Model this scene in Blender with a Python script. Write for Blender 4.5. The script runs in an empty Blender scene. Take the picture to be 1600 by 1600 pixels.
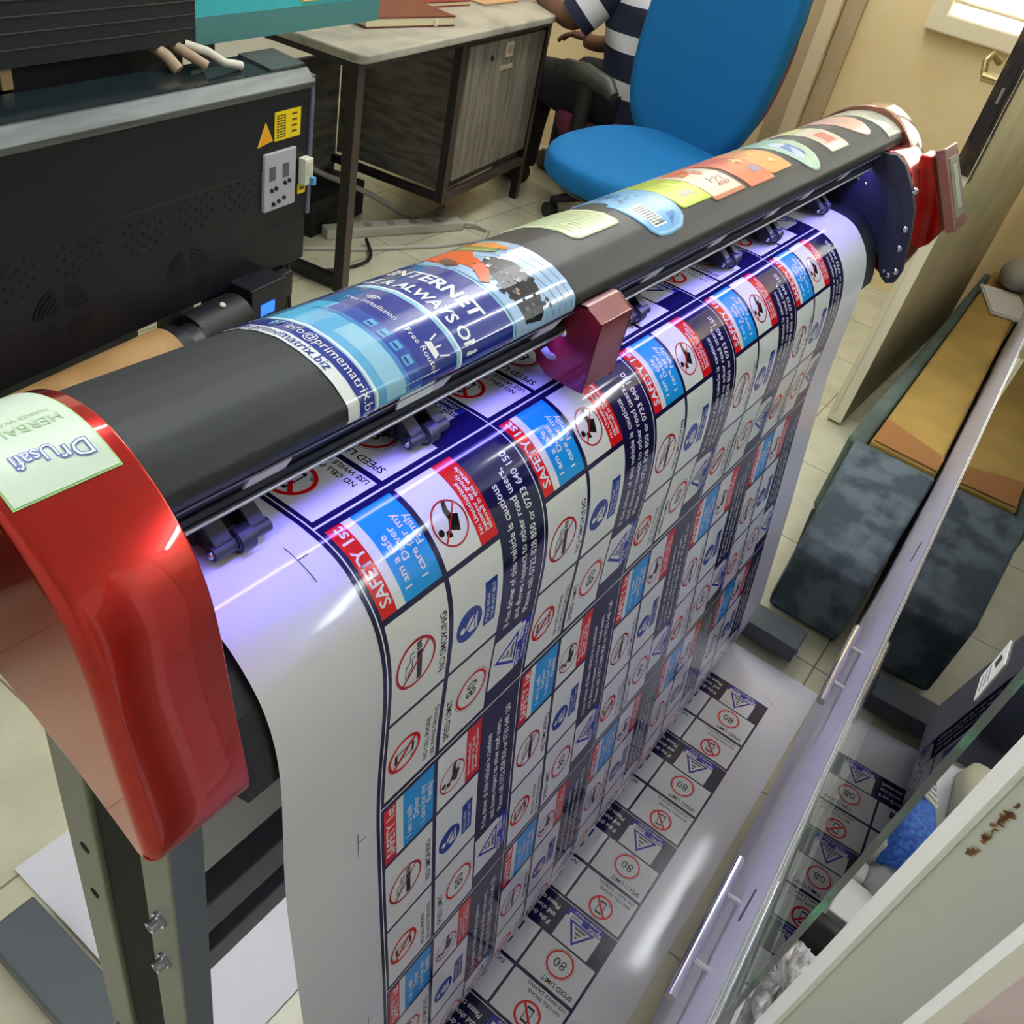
import bpy, bmesh, math, random
from mathutils import Vector, Matrix
random.seed(7)
PI = math.pi
S = bpy.context.scene
COL = S.collection

# ---------------------------------------------------------------- camera
CAM_C = (-0.3265066, -0.22851085, 1.27945704)
CAM_R = ((0.5785463162657251, -0.7928763442861376, 0.1913929533885945),
         (-0.4288148754638227, -0.4952748984504342, -0.7555266888375671),
         (0.6938313646098053, 0.3550350371954317, -0.6265366388706511))
cd = bpy.data.cameras.new('camera')
cam = bpy.data.objects.new('camera', cd)
COL.objects.link(cam)
rx, ry, rz = (Vector(r) for r in CAM_R)
m3 = Matrix((rx, -ry, -rz)).transposed()
cam.matrix_world = Matrix.Translation(CAM_C) @ m3.to_4x4()
cd.sensor_width = 36.0
cd.lens = 1368.1777 / 1600 * 36.0
cd.clip_start = 0.02
S.camera = cam

# ---------------------------------------------------------------- world, exposure, lights
S.view_settings.view_transform = 'Standard'
S.view_settings.look = 'None'
S.view_settings.gamma = 1.0
S.view_settings.use_curve_mapping = False
S.view_settings.exposure = 0.0
S.cycles.use_denoising = True
w = bpy.data.worlds.new('world')
S.world = w
w.use_nodes = True
bg = w.node_tree.nodes['Background']
bg.inputs[0].default_value = (0.93, 0.97, 1.0, 1)
bg.inputs[1].default_value = 0.25
TUBE_POWER = 41.0      # ceiling tubes
LED_POWER = 58.0       # purple-blue work light under the plotter cover
WINDOW_POWER = 2.2

# ---------------------------------------------------------------- colour + materials
def lin(h):
    h = h.lstrip('#')
    out = []
    for i in (0, 2, 4):
        c = int(h[i:i + 2], 16) / 255
        out.append(c / 12.92 if c <= 0.04045 else ((c + 0.055) / 1.055) ** 2.4)
    return tuple(out) + (1,)

MATS = {}
def mat(name, col, rough=0.5, metal=0.0, spec=0.5, coat=0.0, emit=None, es=0.0, noise=None, bump=None, trans=0.0, ior=1.45, alpha=1.0):
    if name in MATS:
        return MATS[name]
    m = bpy.data.materials.new(name)
    m.use_nodes = True
    nt = m.node_tree
    b = nt.nodes['Principled BSDF']
    b.inputs['Base Color'].default_value = lin(col)
    b.inputs['Roughness'].default_value = rough
    b.inputs['Metallic'].default_value = metal
    b.inputs['Specular IOR Level'].default_value = spec
    b.inputs['Coat Weight'].default_value = coat
    b.inputs['Coat Roughness'].default_value = 0.04
    b.inputs['Transmission Weight'].default_value = trans
    b.inputs['IOR'].default_value = ior
    b.inputs['Alpha'].default_value = alpha
    if emit:
        b.inputs['Emission Color'].default_value = lin(emit)
        b.inputs['Emission Strength'].default_value = es
    tc = None
    if noise or bump:
        tc = nt.nodes.new('ShaderNodeTexCoord')
    if noise:                                   # (second colour, scale, stretch xyz, contrast lo, hi)
        c2, sc, st, lo, hi = noise
        mp = nt.nodes.new('ShaderNodeMapping')
        mp.inputs['Scale'].default_value = st
        nz = nt.nodes.new('ShaderNodeTexNoise')
        nz.inputs['Scale'].default_value = sc
        nz.inputs['Detail'].default_value = 5
        rp = nt.nodes.new('ShaderNodeValToRGB')
        rp.color_ramp.elements[0].position = lo
        rp.color_ramp.elements[1].position = hi
        rp.color_ramp.elements[0].color = lin(col)
        rp.color_ramp.elements[1].color = lin(c2)
        nt.links.new(tc.outputs['Object'], mp.inputs['Vector'])
        nt.links.new(mp.outputs['Vector'], nz.inputs['Vector'])
        nt.links.new(nz.outputs['Fac'], rp.inputs['Fac'])
        nt.links.new(rp.outputs['Color'], b.inputs['Base Color'])
    if bump:                                    # (scale, strength)
        nb = nt.nodes.new('ShaderNodeTexNoise')
        nb.inputs['Scale'].default_value = bump[0]
        nb.inputs['Detail'].default_value = 4
        bn = nt.nodes.new('ShaderNodeBump')
        bn.inputs['Strength'].default_value = bump[1]
        bn.inputs['Distance'].default_value = 0.002
        nt.links.new(tc.outputs['Object'], nb.inputs['Vector'])
        nt.links.new(nb.outputs['Fac'], bn.inputs['Height'])
        nt.links.new(bn.outputs['Normal'], b.inputs['Normal'])
    MATS[name] = m
    return m

# ---------------------------------------------------------------- mesh builder
def thin_glass(name, tint='#f2f8f4'):
    m = bpy.data.materials.new(name); m.use_nodes = True
    nt = m.node_tree; nt.nodes.clear()
    o = nt.nodes.new('ShaderNodeOutputMaterial'); mx = nt.nodes.new('ShaderNodeMixShader'); t = nt.nodes.new('ShaderNodeBsdfTransparent'); g = nt.nodes.new('ShaderNodeBsdfGlossy'); fr = nt.nodes.new('ShaderNodeFresnel')
    fr.inputs['IOR'].default_value = 1.32; g.inputs['Roughness'].default_value = 0.0; t.inputs[0].default_value = lin(tint)
    nt.links.new(fr.outputs[0], mx.inputs[0]); nt.links.new(t.outputs[0], mx.inputs[1]); nt.links.new(g.outputs[0], mx.inputs[2]); nt.links.new(mx.outputs[0], o.inputs[0])
    return m

class MB:
    def __init__(s):
        s.v = []; s.f = []; s.m = []; s.sm = []; s.mats = []
    def mi(s, m):
        if m not in s.mats:
            s.mats.append(m)
        return s.mats.index(m)
    def add(s, verts, faces, m, smooth=False):
        o = len(s.v); k = s.mi(m)
        s.v.extend(tuple(p) for p in verts)
        for f in faces:
            s.f.append([o + i for i in f]); s.m.append(k); s.sm.append(smooth)
        return s
    def box(s, a, b, m):
        x0, y0, z0 = (min(a[i], b[i]) for i in range(3)); x1, y1, z1 = (max(a[i], b[i]) for i in range(3))
        v = [(x0, y0, z0), (x1, y0, z0), (x1, y1, z0), (x0, y1, z0), (x0, y0, z1), (x1, y0, z1), (x1, y1, z1), (x0, y1, z1)]
        return s.add(v, [(0, 3, 2, 1), (4, 5, 6, 7), (0, 1, 5, 4), (1, 2, 6, 5), (2, 3, 7, 6), (3, 0, 4, 7)], m)
    def obox(s, c, ax, half, m):                # oriented box: centre, three unit axes, half sizes
        c = Vector(c); A = [Vector(a).normalized() * h for a, h in zip(ax, half)]
        v = []
        for k in range(8):
            p = c.copy()
            for i in range(3):
                p += A[i] if (k >> i) & 1 else -A[i]
            v.append(p)
        return s.add(v, [(0, 2, 3, 1), (4, 5, 7, 6), (0, 1, 5, 4), (2, 6, 7, 3), (0, 4, 6, 2), (1, 3, 7, 5)], m)
    def tube(s, pts, r, m, n=12, caps=True):    # round tube along a path; r a number or a list
        pts = [Vector(p) for p in pts]
        rr = r if isinstance(r, (list, tuple)) else [r] * len(pts)
        ref = None; rings = []
        for i, p in enumerate(pts):
            t = (pts[min(i + 1, len(pts) - 1)] - pts[max(i - 1, 0)]).normalized()
            if ref is None:
                ref = t.orthogonal().normalized()
            ref = (ref - t * ref.dot(t))
            ref = ref.normalized() if ref.length > 1e-6 else t.orthogonal().normalized()
            b = t.cross(ref)
            rings.append([p + (ref * math.cos(2 * PI * k / n) + b * math.sin(2 * PI * k / n)) * rr[i] for k in range(n)])
        v = [q for ring in rings for q in ring]
        f = []
        for i in range(len(pts) - 1):
            for k in range(n):
                f.append((i * n + k, i * n + (k + 1) % n, (i + 1) * n + (k + 1) % n, (i + 1) * n + k))
        s.add(v, f, m, True)
        if caps:
            s.add(rings[0], [tuple(range(n - 1, -1, -1))], m)
            s.add(rings[-1], [tuple(range(n))], m)
        return s
    def cyl(s, a, b, r, m, n=20, r2=None):
        return s.tube([a, b], [r, r if r2 is None else r2], m, n)
    def prism(s, poly, axis, a, b, m, smooth=False, caps=True):   # poly in the two other axes, extruded along axis
        def P(q, t):
            q = list(q)
            if axis == 0: return (t, q[0], q[1])
            if axis == 1: return (q[0], t, q[1])
            return (q[0], q[1], t)
        n = len(poly)
        v = [P(q, a) for q in poly] + [P(q, b) for q in poly]
        s.add(v, [(k, (k + 1) % n, n + (k + 1) % n, n + k) for k in range(n)], m, smooth)
        if caps:
            s.add(v[:n], [tuple(range(n - 1, -1, -1))], m)
            s.add(v[n:], [tuple(range(n))], m)
        return s
    def grid(s, fn, us, vs, m, smooth=True):
        v = [fn(u, w) for u in us for w in vs]
        k = len(vs)
        f = [(i * k + j, (i + 1) * k + j, (i + 1) * k + j + 1, i * k + j + 1) for i in range(len(us) - 1) for j in range(k - 1)]
        return s.add(v, f, m, smooth)
    def ball(s, c, r, m, n=14):
        c = Vector(c); r = r if isinstance(r, (tuple, list)) else (r, r, r)
        v = []; f = []; k = n // 2
        for i in range(k + 1):
            t = PI * i / k
            for j in range(n):
                p = 2 * PI * j / n
                v.append((c.x + r[0] * math.sin(t) * math.cos(p), c.y + r[1] * math.sin(t) * math.sin(p), c.z + r[2] * math.cos(t)))
        for i in range(k):
            for j in range(n):
                f.append((i * n + j, (i + 1) * n + j, (i + 1) * n + (j + 1) % n, i * n + (j + 1) % n))
        return s.add(v, f, m, True)
    def build(s, name, parent=None, bevel=0.0, seg=2, label=None, smooth=None):
        me = bpy.data.meshes.new(name)
        me.from_pydata(s.v, [], s.f)
        for m in s.mats:
            me.materials.append(m)
        me.polygons.foreach_set('material_index', s.m)
        me.polygons.foreach_set('use_smooth', s.sm if smooth is None else [smooth] * len(s.f))
        me.validate(); me.update()
        o = bpy.data.objects.new(name, me)
        COL.objects.link(o)
        if parent:
            o.parent = parent
        if label:
            o['label'] = label
        if bevel:
            bm = bmesh.new(); bm.from_mesh(me)
            bmesh.ops.remove_doubles(bm, verts=bm.verts, dist=1e-6)
            bm.to_mesh(me); bm.free()
            b = o.modifiers.new('bevel', 'BEVEL'); b.width = bevel; b.segments = seg; b.limit_method = 'ANGLE'; b.angle_limit = 0.6
        return o

def tag(o, label, cat, group=None, kind=None):
    o['label'] = label; o['category'] = cat
    if group: o['group'] = group
    if kind: o['kind'] = kind
    return o
def thing(name, label, cat, loc=(0, 0, 0), rz=0.0, group=None):
    o = bpy.data.objects.new(name, None); COL.objects.link(o)
    o.empty_display_size = 0.05
    o.location = loc; o.rotation_euler = (0, 0, rz)
    return tag(o, label, cat, group)
def struct(o):
    o['kind'] = 'structure'; return o

# ---------------------------------------------------------------- curved profile with arc length
def smooth_poly(pts, it=3, keep_ends=True):
    for _ in range(it):
        q = [pts[0]]
        for a, b in zip(pts, pts[1:]):
            q.append((a[0] * .75 + b[0] * .25, a[1] * .75 + b[1] * .25)); q.append((a[0] * .25 + b[0] * .75, a[1] * .25 + b[1] * .75))
        q.append(pts[-1]); pts = q
    return pts
class Profile:                                   # polyline in the YZ plane, parameter = arc length
    def __init__(s, pts):
        s.p = pts; s.L = [0]
        for a, b in zip(pts, pts[1:]):
            s.L.append(s.L[-1] + math.hypot(b[0] - a[0], b[1] - a[1]))
        s.n = []
        for i in range(len(pts)):
            a = pts[max(i - 1, 0)]; b = pts[min(i + 1, len(pts) - 1)]
            d = (b[0] - a[0], b[1] - a[1]); l = math.hypot(*d) or 1
            s.n.append((d[1] / l, -d[0] / l))    # right-hand side of travel
    def at(s, t, off=0.0):
        t = min(max(t, 0), s.L[-1] - 1e-7)
        lo, hi = 0, len(s.L) - 1
        while hi - lo > 1:
            m = (lo + hi) // 2
            if s.L[m] <= t: lo = m
            else: hi = m
        f = (t - s.L[lo]) / max(s.L[hi] - s.L[lo], 1e-9)
        a, b = s.p[lo], s.p[hi]; na, nb = s.n[lo], s.n[hi]
        return (a[0] + (b[0] - a[0]) * f + off * (na[0] + (nb[0] - na[0]) * f), a[1] + (b[1] - a[1]) * f + off * (na[1] + (nb[1] - na[1]) * f))

# ---------------------------------------------------------------- flat lettering and marks, stamped through a mapping (gx right, gy up) -> point
_TX = {}
def text_mesh(s, bold):
    key = (s, bold)
    if key not in _TX:
        cu = bpy.data.curves.new('lettering', 'FONT')
        cu.body = s; cu.size = 1.0; cu.resolution_u = 2; cu.offset = bold
        o = bpy.data.objects.new('lettering', cu); COL.objects.link(o)
        dg = bpy.context.evaluated_depsgraph_get()
        me = o.evaluated_get(dg).to_mesh()
        v = [(p.co.x, p.co.y) for p in me.vertices]; f = [tuple(q.vertices) for q in me.polygons]
        wd = max([p[0] for p in v] or [0])
        o.evaluated_get(dg).to_mesh_clear()
        bpy.data.objects.remove(o); bpy.data.curves.remove(cu)
        _TX[key] = (v, f, wd)
    return _TX[key]
def text(mb, s, size, x, y, mp, m, align='l', bold=0.0, sx=1.0, shear=0.0):
    v, f, wd = text_mesh(s, bold)
    dx = {'l': 0, 'c': -wd / 2, 'r': -wd}[align]
    mb.add([mp(x + ((p[0] + dx) * sx + p[1] * shear) * size, y + p[1] * size) for p in v], f, m, True)
def rect(mb, x0, y0, x1, y1, mp, m, nx=1, ny=1):
    us = [x0 + (x1 - x0) * i / nx for i in range(nx + 1)]; vs = [y0 + (y1 - y0) * i / ny for i in range(ny + 1)]
    mb.grid(mp, us, vs, m)
def poly(mb, pts, mp, m):
    x0 = min(p[0] for p in pts); x1 = max(p[0] for p in pts)
    if x1 - x0 > .007:
        polyc(mb, [(p[1], p[0]) for p in pts], lambda a, b: mp(b, a), m, .004)
    else:
        mb.add([mp(*p) for p in pts], [tuple(range(len(pts)))], m, True)
def polyc(mb, pts, mp, m, step=.006):
    """a flat shape cut into strips along y, so that it follows a curved surface"""
    y0 = min(p[1] for p in pts); y1 = max(p[1] for p in pts); n = max(1, int(math.ceil((y1 - y0) / step)))
    def clip(q, c, keep_above):
        out = []
        for a, b in zip(q, q[1:] + q[:1]):
            ia, ib = (a[1] >= c) == keep_above or a[1] == c, (b[1] >= c) == keep_above or b[1] == c
            if ia: out.append(a)
            if ia != ib:
                f = (c - a[1]) / (b[1] - a[1]); out.append((a[0] + (b[0] - a[0]) * f, c))
        return out
    for i in range(n):
        q = clip(clip(list(pts), y0 + (y1 - y0) * i / n, True), y0 + (y1 - y0) * (i + 1) / n, False) if n > 1 else pts
        if len(q) > 2: mb.add([mp(*p) for p in q], [tuple(range(len(q)))], m, True)
def ring(mb, x, y, r, t, mp, m, n=36, sy=1.0):
    v = []
    for k in range(n):
        c, s_ = math.cos(2 * PI * k / n), math.sin(2 * PI * k / n)
        v.append(mp(x + r * c, y + r * s_ * sy)); v.append(mp(x + (r - t) * c, y + (r - t) * s_ * sy))
    mb.add(v, [(2 * k, 2 * ((k + 1) % n), 2 * ((k + 1) % n) + 1, 2 * k + 1) for k in range(n)], m, True)
def disc(mb, x, y, r, mp, m, n=28, sy=1.0):
    poly(mb, [(x + r * math.cos(2 * PI * k / n), y + r * sy * math.sin(2 * PI * k / n)) for k in range(n)], mp, m)
def line(mb, a, b, t, mp, m, n=1):
    n = max(n, int(math.hypot(b[0] - a[0], b[1] - a[1]) / .005))
    dx, dy = b[0] - a[0], b[1] - a[1]; l = math.hypot(dx, dy); px, py = -dy / l * t / 2, dx / l * t / 2
    for i in range(n):
        f0, f1 = i / n, (i + 1) / n
        p = (a[0] + dx * f0, a[1] + dy * f0); q = (a[0] + dx * f1, a[1] + dy * f1)
        poly(mb, [(p[0] + px, p[1] + py), (p[0] - px, p[1] - py), (q[0] - px, q[1] - py), (q[0] + px, q[1] + py)], mp, m)

# ================================================================ ROOM
def tile_mat():
    m = bpy.data.materials.new('floor_tiles'); m.use_nodes = True
    nt = m.node_tree; b = nt.nodes['Principled BSDF']
    tc = nt.nodes.new('ShaderNodeTexCoord'); mp = nt.nodes.new('ShaderNodeMapping')
    mp.inputs['Location'].default_value = (-0.07, 0.24, 0)
    br = nt.nodes.new('ShaderNodeTexBrick')
    br.offset = 0.0; br.squash = 1.0
    br.inputs['Color1'].default_value = lin('#cfccb2'); br.inputs['Color2'].default_value = lin('#cac7ac'); br.inputs['Mortar'].default_value = lin('#8b8268')
    br.inputs['Scale'].default_value = 1.0; br.inputs['Mortar Size'].default_value = 0.002; br.inputs['Brick Width'].default_value = 0.37; br.inputs['Row Height'].default_value = 0.37
    nz = nt.nodes.new('ShaderNodeTexNoise'); nz.inputs['Scale'].default_value = 9; nz.inputs['Detail'].default_value = 6
    rp = nt.nodes.new('ShaderNodeValToRGB'); rp.color_ramp.elements[0].color = (0.86, 0.86, 0.84, 1); rp.color_ramp.elements[1].color = (1, 1, 1, 1)
    rp.color_ramp.elements[0].position = 0.35; rp.color_ramp.elements[1].position = 0.6
    mx = nt.nodes.new('ShaderNodeMixRGB'); mx.blend_type = 'MULTIPLY'; mx.inputs[0].default_value = 1
    L = nt.links.new
    L(tc.outputs['Object'], mp.inputs['Vector']); L(mp.outputs['Vector'], br.inputs['Vector']); L(tc.outputs['Object'], nz.inputs['Vector'])
    L(nz.outputs['Fac'], rp.inputs['Fac']); L(br.outputs['Color'], mx.inputs[1]); L(rp.outputs['Color'], mx.inputs[2]); L(mx.outputs['Color'], b.inputs['Base Color'])
    b.inputs['Roughness'].default_value = 0.22
    return m
X0, X1, Y0, Y1, ZC = -2.2, 3.45, -2.6, 3.0, 2.5
WALL = mat('cream_wall', '#efd9a8', 0.6, noise=('#e6cd98', 2.5, (1, 1, 1), .4, .65), bump=(180, .08))
WHITEWALL = mat('pale_wall', '#d8d5c6', 0.7)
CEIL = mat('ceiling_white', '#e8e8e4', 0.8)
struct(MB().box((X0 - .1, Y0 - .1, -.1), (X1 + .1, Y1 + .1, 0), tile_mat()).build('floor'))
struct(MB().box((X0 - .1, Y0 - .1, ZC), (X1 + .1, Y1 + .1, ZC + .1), CEIL).build('ceiling'))
struct(MB().box((X0 - .1, Y0 - .1, 0), (X0, Y1 + .1, ZC), WHITEWALL).build('wall_left'))
struct(MB().box((X0, Y0 - .1, 0), (X1, Y0, ZC), WHITEWALL).build('wall_front'))
struct(MB().box((X0, Y1, 0), (X1, Y1 + .1, ZC), WHITEWALL).build('wall_back'))
# right wall with a window opening: y .27..-.55, z .99..1.75
wy0, wy1, wz0, wz1 = -0.65, 0.52, .96, 1.8
wr = MB()
wr.box((X1, Y0 - .1, 0), (X1 + .1, Y1 + .1, wz0), WALL).box((X1, Y0 - .1, wz1), (X1 + .1, Y1 + .1, ZC), WALL)
wr.box((X1, Y0 - .1, wz0), (X1 + .1, wy0, wz1), WALL).box((X1, wy1, wz0), (X1 + .1, Y1 + .1, wz1), WALL)
struct(wr.build('wall_right'))
# the jamb: flat strips running up the wall behind the blue chair
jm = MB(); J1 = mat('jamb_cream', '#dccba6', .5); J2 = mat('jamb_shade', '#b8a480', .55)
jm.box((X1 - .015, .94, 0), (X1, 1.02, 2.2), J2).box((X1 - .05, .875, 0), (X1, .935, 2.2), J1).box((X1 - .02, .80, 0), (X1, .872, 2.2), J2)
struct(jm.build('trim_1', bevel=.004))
# window: ornate pale frame, glazing bars and pane
FR = mat('window_frame_cream', '#f0e4c4', .45)
win = bpy.data.objects.new('window_1', None); COL.objects.link(win); struct(win)
f = MB()
xw = X1 - .03
for a, b, c, d in ((wy0 - .05, wz0 - .05, wy1 + .05, wz0 + .01), (wy0 - .05, wz1 - .01, wy1 + .05, wz1 + .05), (wy0 - .05, wz0, wy0 + .01, wz1), (wy1 - .01, wz0, wy1 + .05, wz1)):
    f.box((xw - .01, a, b), (X1 + .04, c, d), FR)
f.box((xw + .015, wy0, wz0 + .045), (xw + .03, wy1, wz0 + .058), FR)
f.build('window_frame', win, bevel=.006)
g = MB()
for k in range(4):                                # scrolled grille of thin bars
    y0 = wy0 + (wy1 - wy0) * k / 4; yc = y0 + (wy1 - wy0) / 8
    for sgn in (-1, 1):
        g.tube([(X1 + .01, yc + sgn * .14 * math.cos(t) * (1 - .55 * t / 3), wz0 + .06 + .12 * t) for t in [i * .25 for i in range(13)]], .007, FR, 8)
g.build('grille', win)
MB().box((X1 + .03, wy0, wz0), (X1 + .036, wy1, wz1), mat('daylight_pane', '#f4f7f2', .3, emit='#f4f7ee', es=WINDOW_POWER)).build('pane', win, label='bright daylit pane')
# ceiling tubes
tube_m = mat('tube_glow', '#ffffff', .4, emit='#f6faff', es=TUBE_POWER)
fix_m = mat('fixture_white', '#e6e6e2', .4)
soft_m = mat('tube_glow_soft', '#ffffff', .4, emit='#f6faff', es=TUBE_POWER * .6)
def ceiling_light(x, y, ln, label, along='x', gl=None):
    t = thing('ceiling_light', label, 'light', (x, y, ZC), 0 if along == 'x' else PI / 2, 'fluorescent ceiling tubes')
    MB().box((-ln / 2, -.05, -.04), (ln / 2, .05, 0), fix_m).build('housing', t, bevel=.006)
    MB().cyl((-ln / 2 + .03, 0, -.08), (ln / 2 - .03, 0, -.08), .036, gl or tube_m, 20).build('tube', t)
    for s in (-1, 1):
        MB().box((s * ln / 2 - .015, -.03, -.118), (s * ln / 2 + .015, .03, -.03), fix_m).build('socket', t)
ceiling_light(0.3, .78, 1.3, 'fluorescent tube above the plotter')
ceiling_light(2.2, .78, 1.3, 'fluorescent tube above the blue office chair')
ceiling_light(1.7, -1.9, 1.3, 'added unseen fill tube beyond the display cabinet', 'y')  # added front fill, turned crosswise to keep streaks off the sheet
ceiling_light(2.8, -1.3, 1.3, 'added unseen fill tube beyond the far end of the display cabinet', 'y')  # second added front fill, also turned crosswise
ceiling_light(-1.2, 1.3, 1.3, 'added unseen fill tube above the left aisle')  # added so the left floor does not go dim
ceiling_light(3.0, 1.35, 1.0, 'short added fill tube above the seated person', 'y')  # added to brighten the cream right wall
ceiling_light(2.1, -.29, .8, 'short fluorescent tube above the mustard sofa', 'x', soft_m)
# door leaf standing open into the room
dl = thing('door_leaf', 'cream door leaf standing open beside the plotter, edge towards the room', 'door', (2.21, .08, 0), math.atan2(-.05, 1.2))
dm = mat('door_edge_lit', '#faf2da', .5, noise=('#ece2c2', 3, (1, 1, 1), .4, .7))  # edge painted paler than the face to stand in for light on it
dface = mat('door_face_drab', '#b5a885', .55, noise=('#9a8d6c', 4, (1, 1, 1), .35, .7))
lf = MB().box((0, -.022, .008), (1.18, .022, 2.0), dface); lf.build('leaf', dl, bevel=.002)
MB().box((-.003, -.023, .008), (.0, .023, 2.0), dm).box((-.006, .006, .03), (-.002, .023, 2.0), mat('door_edge_highlight', '#efe4c4', .45)).build('edge_strip', dl, bevel=.001)
rust = mat('rusty_metal', '#5a4436', .6, .5, noise=('#2e2a28', 30, (1, 1, 1), .4, .6))
steel = mat('worn_steel', '#b9b7b0', .35, .9)
brass = mat('aged_brass', '#a99868', .3, .9)
lk = MB().box((-.010, -.022, .76), (-.003, .021, 1.12), rust).box((-.016, -.014, .82), (-.009, .008, 1.06), mat('lock_dark', '#3a3436', .5, .6)).box((-.019, -.006, .93), (-.012, .0, .965), steel)
lock = lk.build('mortise_lock', dl)
h = MB().tube([(.02, .022, .97), (.02, .062, .97)], .012, brass).tube([(.02, .06, .972), (.02, .07, 1.0), (.045, .065, 1.015), (.06, .045, 1.0)], .008, brass)
h.build('handle', dl)
h = MB().tube([(.01, .022, .78), (.01, .05, .775), (.01, .055, .765)], .012, mat('bolt_dark', '#3c3a30', .4, .7))
h.build('latch_knob', dl)
MB().tube([(-.004, .028, .72), (-.012, .045, .71), (-.012, .05, .68), (-.004, .03, .66)], .005, steel, 8).build('door_hook', dl)
MB().box((.006, -.0245, .86), (.030, -.022, 1.14), rust).build('face_plate', dl, bevel=.001)
MB().box((.02, -.0235, .74), (.045, -.022, .86), mat('plate_dark', '#4b4434', .5, .4)).build('strike_plate', dl, bevel=.001)
for x, z in ((.018, .84), (.02, .70), (.022, .62)):
    MB().cyl((x, -.022, z), (x, -.0245, z), .008, mat('screw_hole_rust', '#6a5636', .6), 10).build('old_screw', dl)

# ================================================================ WIDE-FORMAT PLOTTER
PL = thing('wide_format_plotter', 'long dark plotter with red end caps feeding out a printed sheet', 'plotter', (0, 0, 0))
BLACKM = mat('satin_black_cover', '#2b2e31', .48, spec=.38, bump=(900, .05))
NAVYM = mat('black_metal', '#1d1f2a', .4, spec=.5)
SLATE = mat('slate_paint', '#4a5056', .45, spec=.45)
OLIVE = mat('grey_paint', '#7f8279', .45, spec=.45)
RED = mat('candy_red', '#b80b04', .22, metal=.8, spec=.5, coat=1.0)
CHROME = mat('chrome', '#d8d8dc', .15, 1.0)
SILV = mat('silver_tape', '#cfcfe0', .45)
LX, RX = -.122, 1.205
COVPTS = [(.088, .950), (.074, .957), (.071, .965), (.0725, .974), (.085, .983), (.098, .9885), (.115, .9915), (.134, .992), (.152, .988), (.17, .981), (.19, .968), (.207, .948), (.215, .92), (.215, .88)]
COV = Profile(COVPTS)
COV0 = COV.L[2]
def cov_pt(x, s, off=0.0):                         # s: arc length from the cover's front lip towards the back
    y, z = COV.at(COV0 + s, -off)
    return (x, y, z)
cv = MB()
svals = [COV.L[-1] * i / 70 for i in range(71)]
cv.grid(lambda x, s: (x,) + COV.at(s), [LX - .03, .3, .7, 1.31], svals, BLACKM)
inner = Profile([(p[0] + .0, p[1] - .004) for p in COVPTS])
cv.grid(lambda x, s: (x,) + COV.at(s, .004), [LX - .03, 1.31], list(reversed(svals)), NAVYM)
cv.build('cover', PL)
# left end cap -------------------------------------------------
CAPF = [(.21, .955), (.19, .975), (.165, .992), (.14, 1.001), (.115, 1.002), (.092, .994), (.07, .980), (.052, .963), (.038, .942), (.029, .915), (.021, .870), (.011, .825), (.0045, .797), (.005, .788)]
CAPF = smooth_poly(CAPF, 2)
CAPB = [(.009, .783), (.016, .783), (.03, .791), (.07, .814), (.13, .838), (.2, .86), (.225, .885), (.225, .93)]
capoutline = CAPF + CAPB
CAPP = Profile(list(reversed(CAPF)))               # from the lower front up and over to the back
def rounded_cap(name, x0, x1, rnd0, rnd1, m):
    def normals(poly_):
        n = len(poly_); out = []
        for i in range(n):
            a, c = poly_[i - 1], poly_[(i + 1) % n]
            t = Vector((c[0] - a[0], c[1] - a[1])).normalized(); out.append(Vector((-t.y, t.x)))
        for _ in range(8):
            out = [(out[i - 1] + out[i] * 2 + out[(i + 1) % n]).normalized() for i in range(n)]
        return out
    nrm = normals(capoutline)
    def inset(poly_, d): return [(p[0] + q.x * d, p[1] + q.y * d) for p, q in zip(poly_, nrm)]
    pol = capoutline
    area = sum(pol[i - 1][0] * pol[i][1] - pol[i][0] * pol[i - 1][1] for i in range(len(pol)))
    sg = 1 if area > 0 else -1
    rings = []
    for k in range(5):
        a = k / 4 * PI / 2
        rings.append((x0 + rnd0 * (1 - math.sin(a)), rnd0 * (1 - math.cos(a))))
    rings = [(x0 + rnd0 * (1 - math.cos(a)), rnd0 * (1 - math.sin(a))) for a in [i / 4 * PI / 2 for i in range(5)]]
    rings += [(x1 - rnd1 * (1 - math.cos(a)), rnd1 * (1 - math.sin(a))) for a in [i / 4 * PI / 2 for i in range(4, -1, -1)]]
    mb = MB(); n = len(pol); v = []
    for x, d in rings:
        v += [(x, q[0], q[1]) for q in inset(pol, sg * d)]
    fs = []
    for r in range(len(rings) - 1):
        for i in range(n):
            fs.append((r * n + i, r * n + (i + 1) % n, (r + 1) * n + (i + 1) % n, (r + 1) * n + i))
    mb.add(v, fs, m, True)
    mb.add(v[:n], [tuple(range(n))], m); mb.add(v[-n:], [tuple(range(n))], m)
    o = mb.build(name, PL)
    bm = bmesh.new(); bm.from_mesh(o.data); bmesh.ops.remove_doubles(bm, verts=bm.verts, dist=1e-6); bmesh.ops.recalc_face_normals(bm, faces=bm.faces); bm.to_mesh(o.data); bm.free()
    return o
capL = rounded_cap('left_end_cap', -.190, -.120, .008, .0015, RED)
capL['label'] = 'candy red end cap nearest the camera'
MB().prism([(.02, .80), (.03, .803), (.07, .82), (.13, .844), (.2, .866), (.2, .86), (.13, .834), (.07, .81), (.03, .799)], 0, -.180, -.124, NAVYM).build('cap_base_seal', PL)

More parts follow.
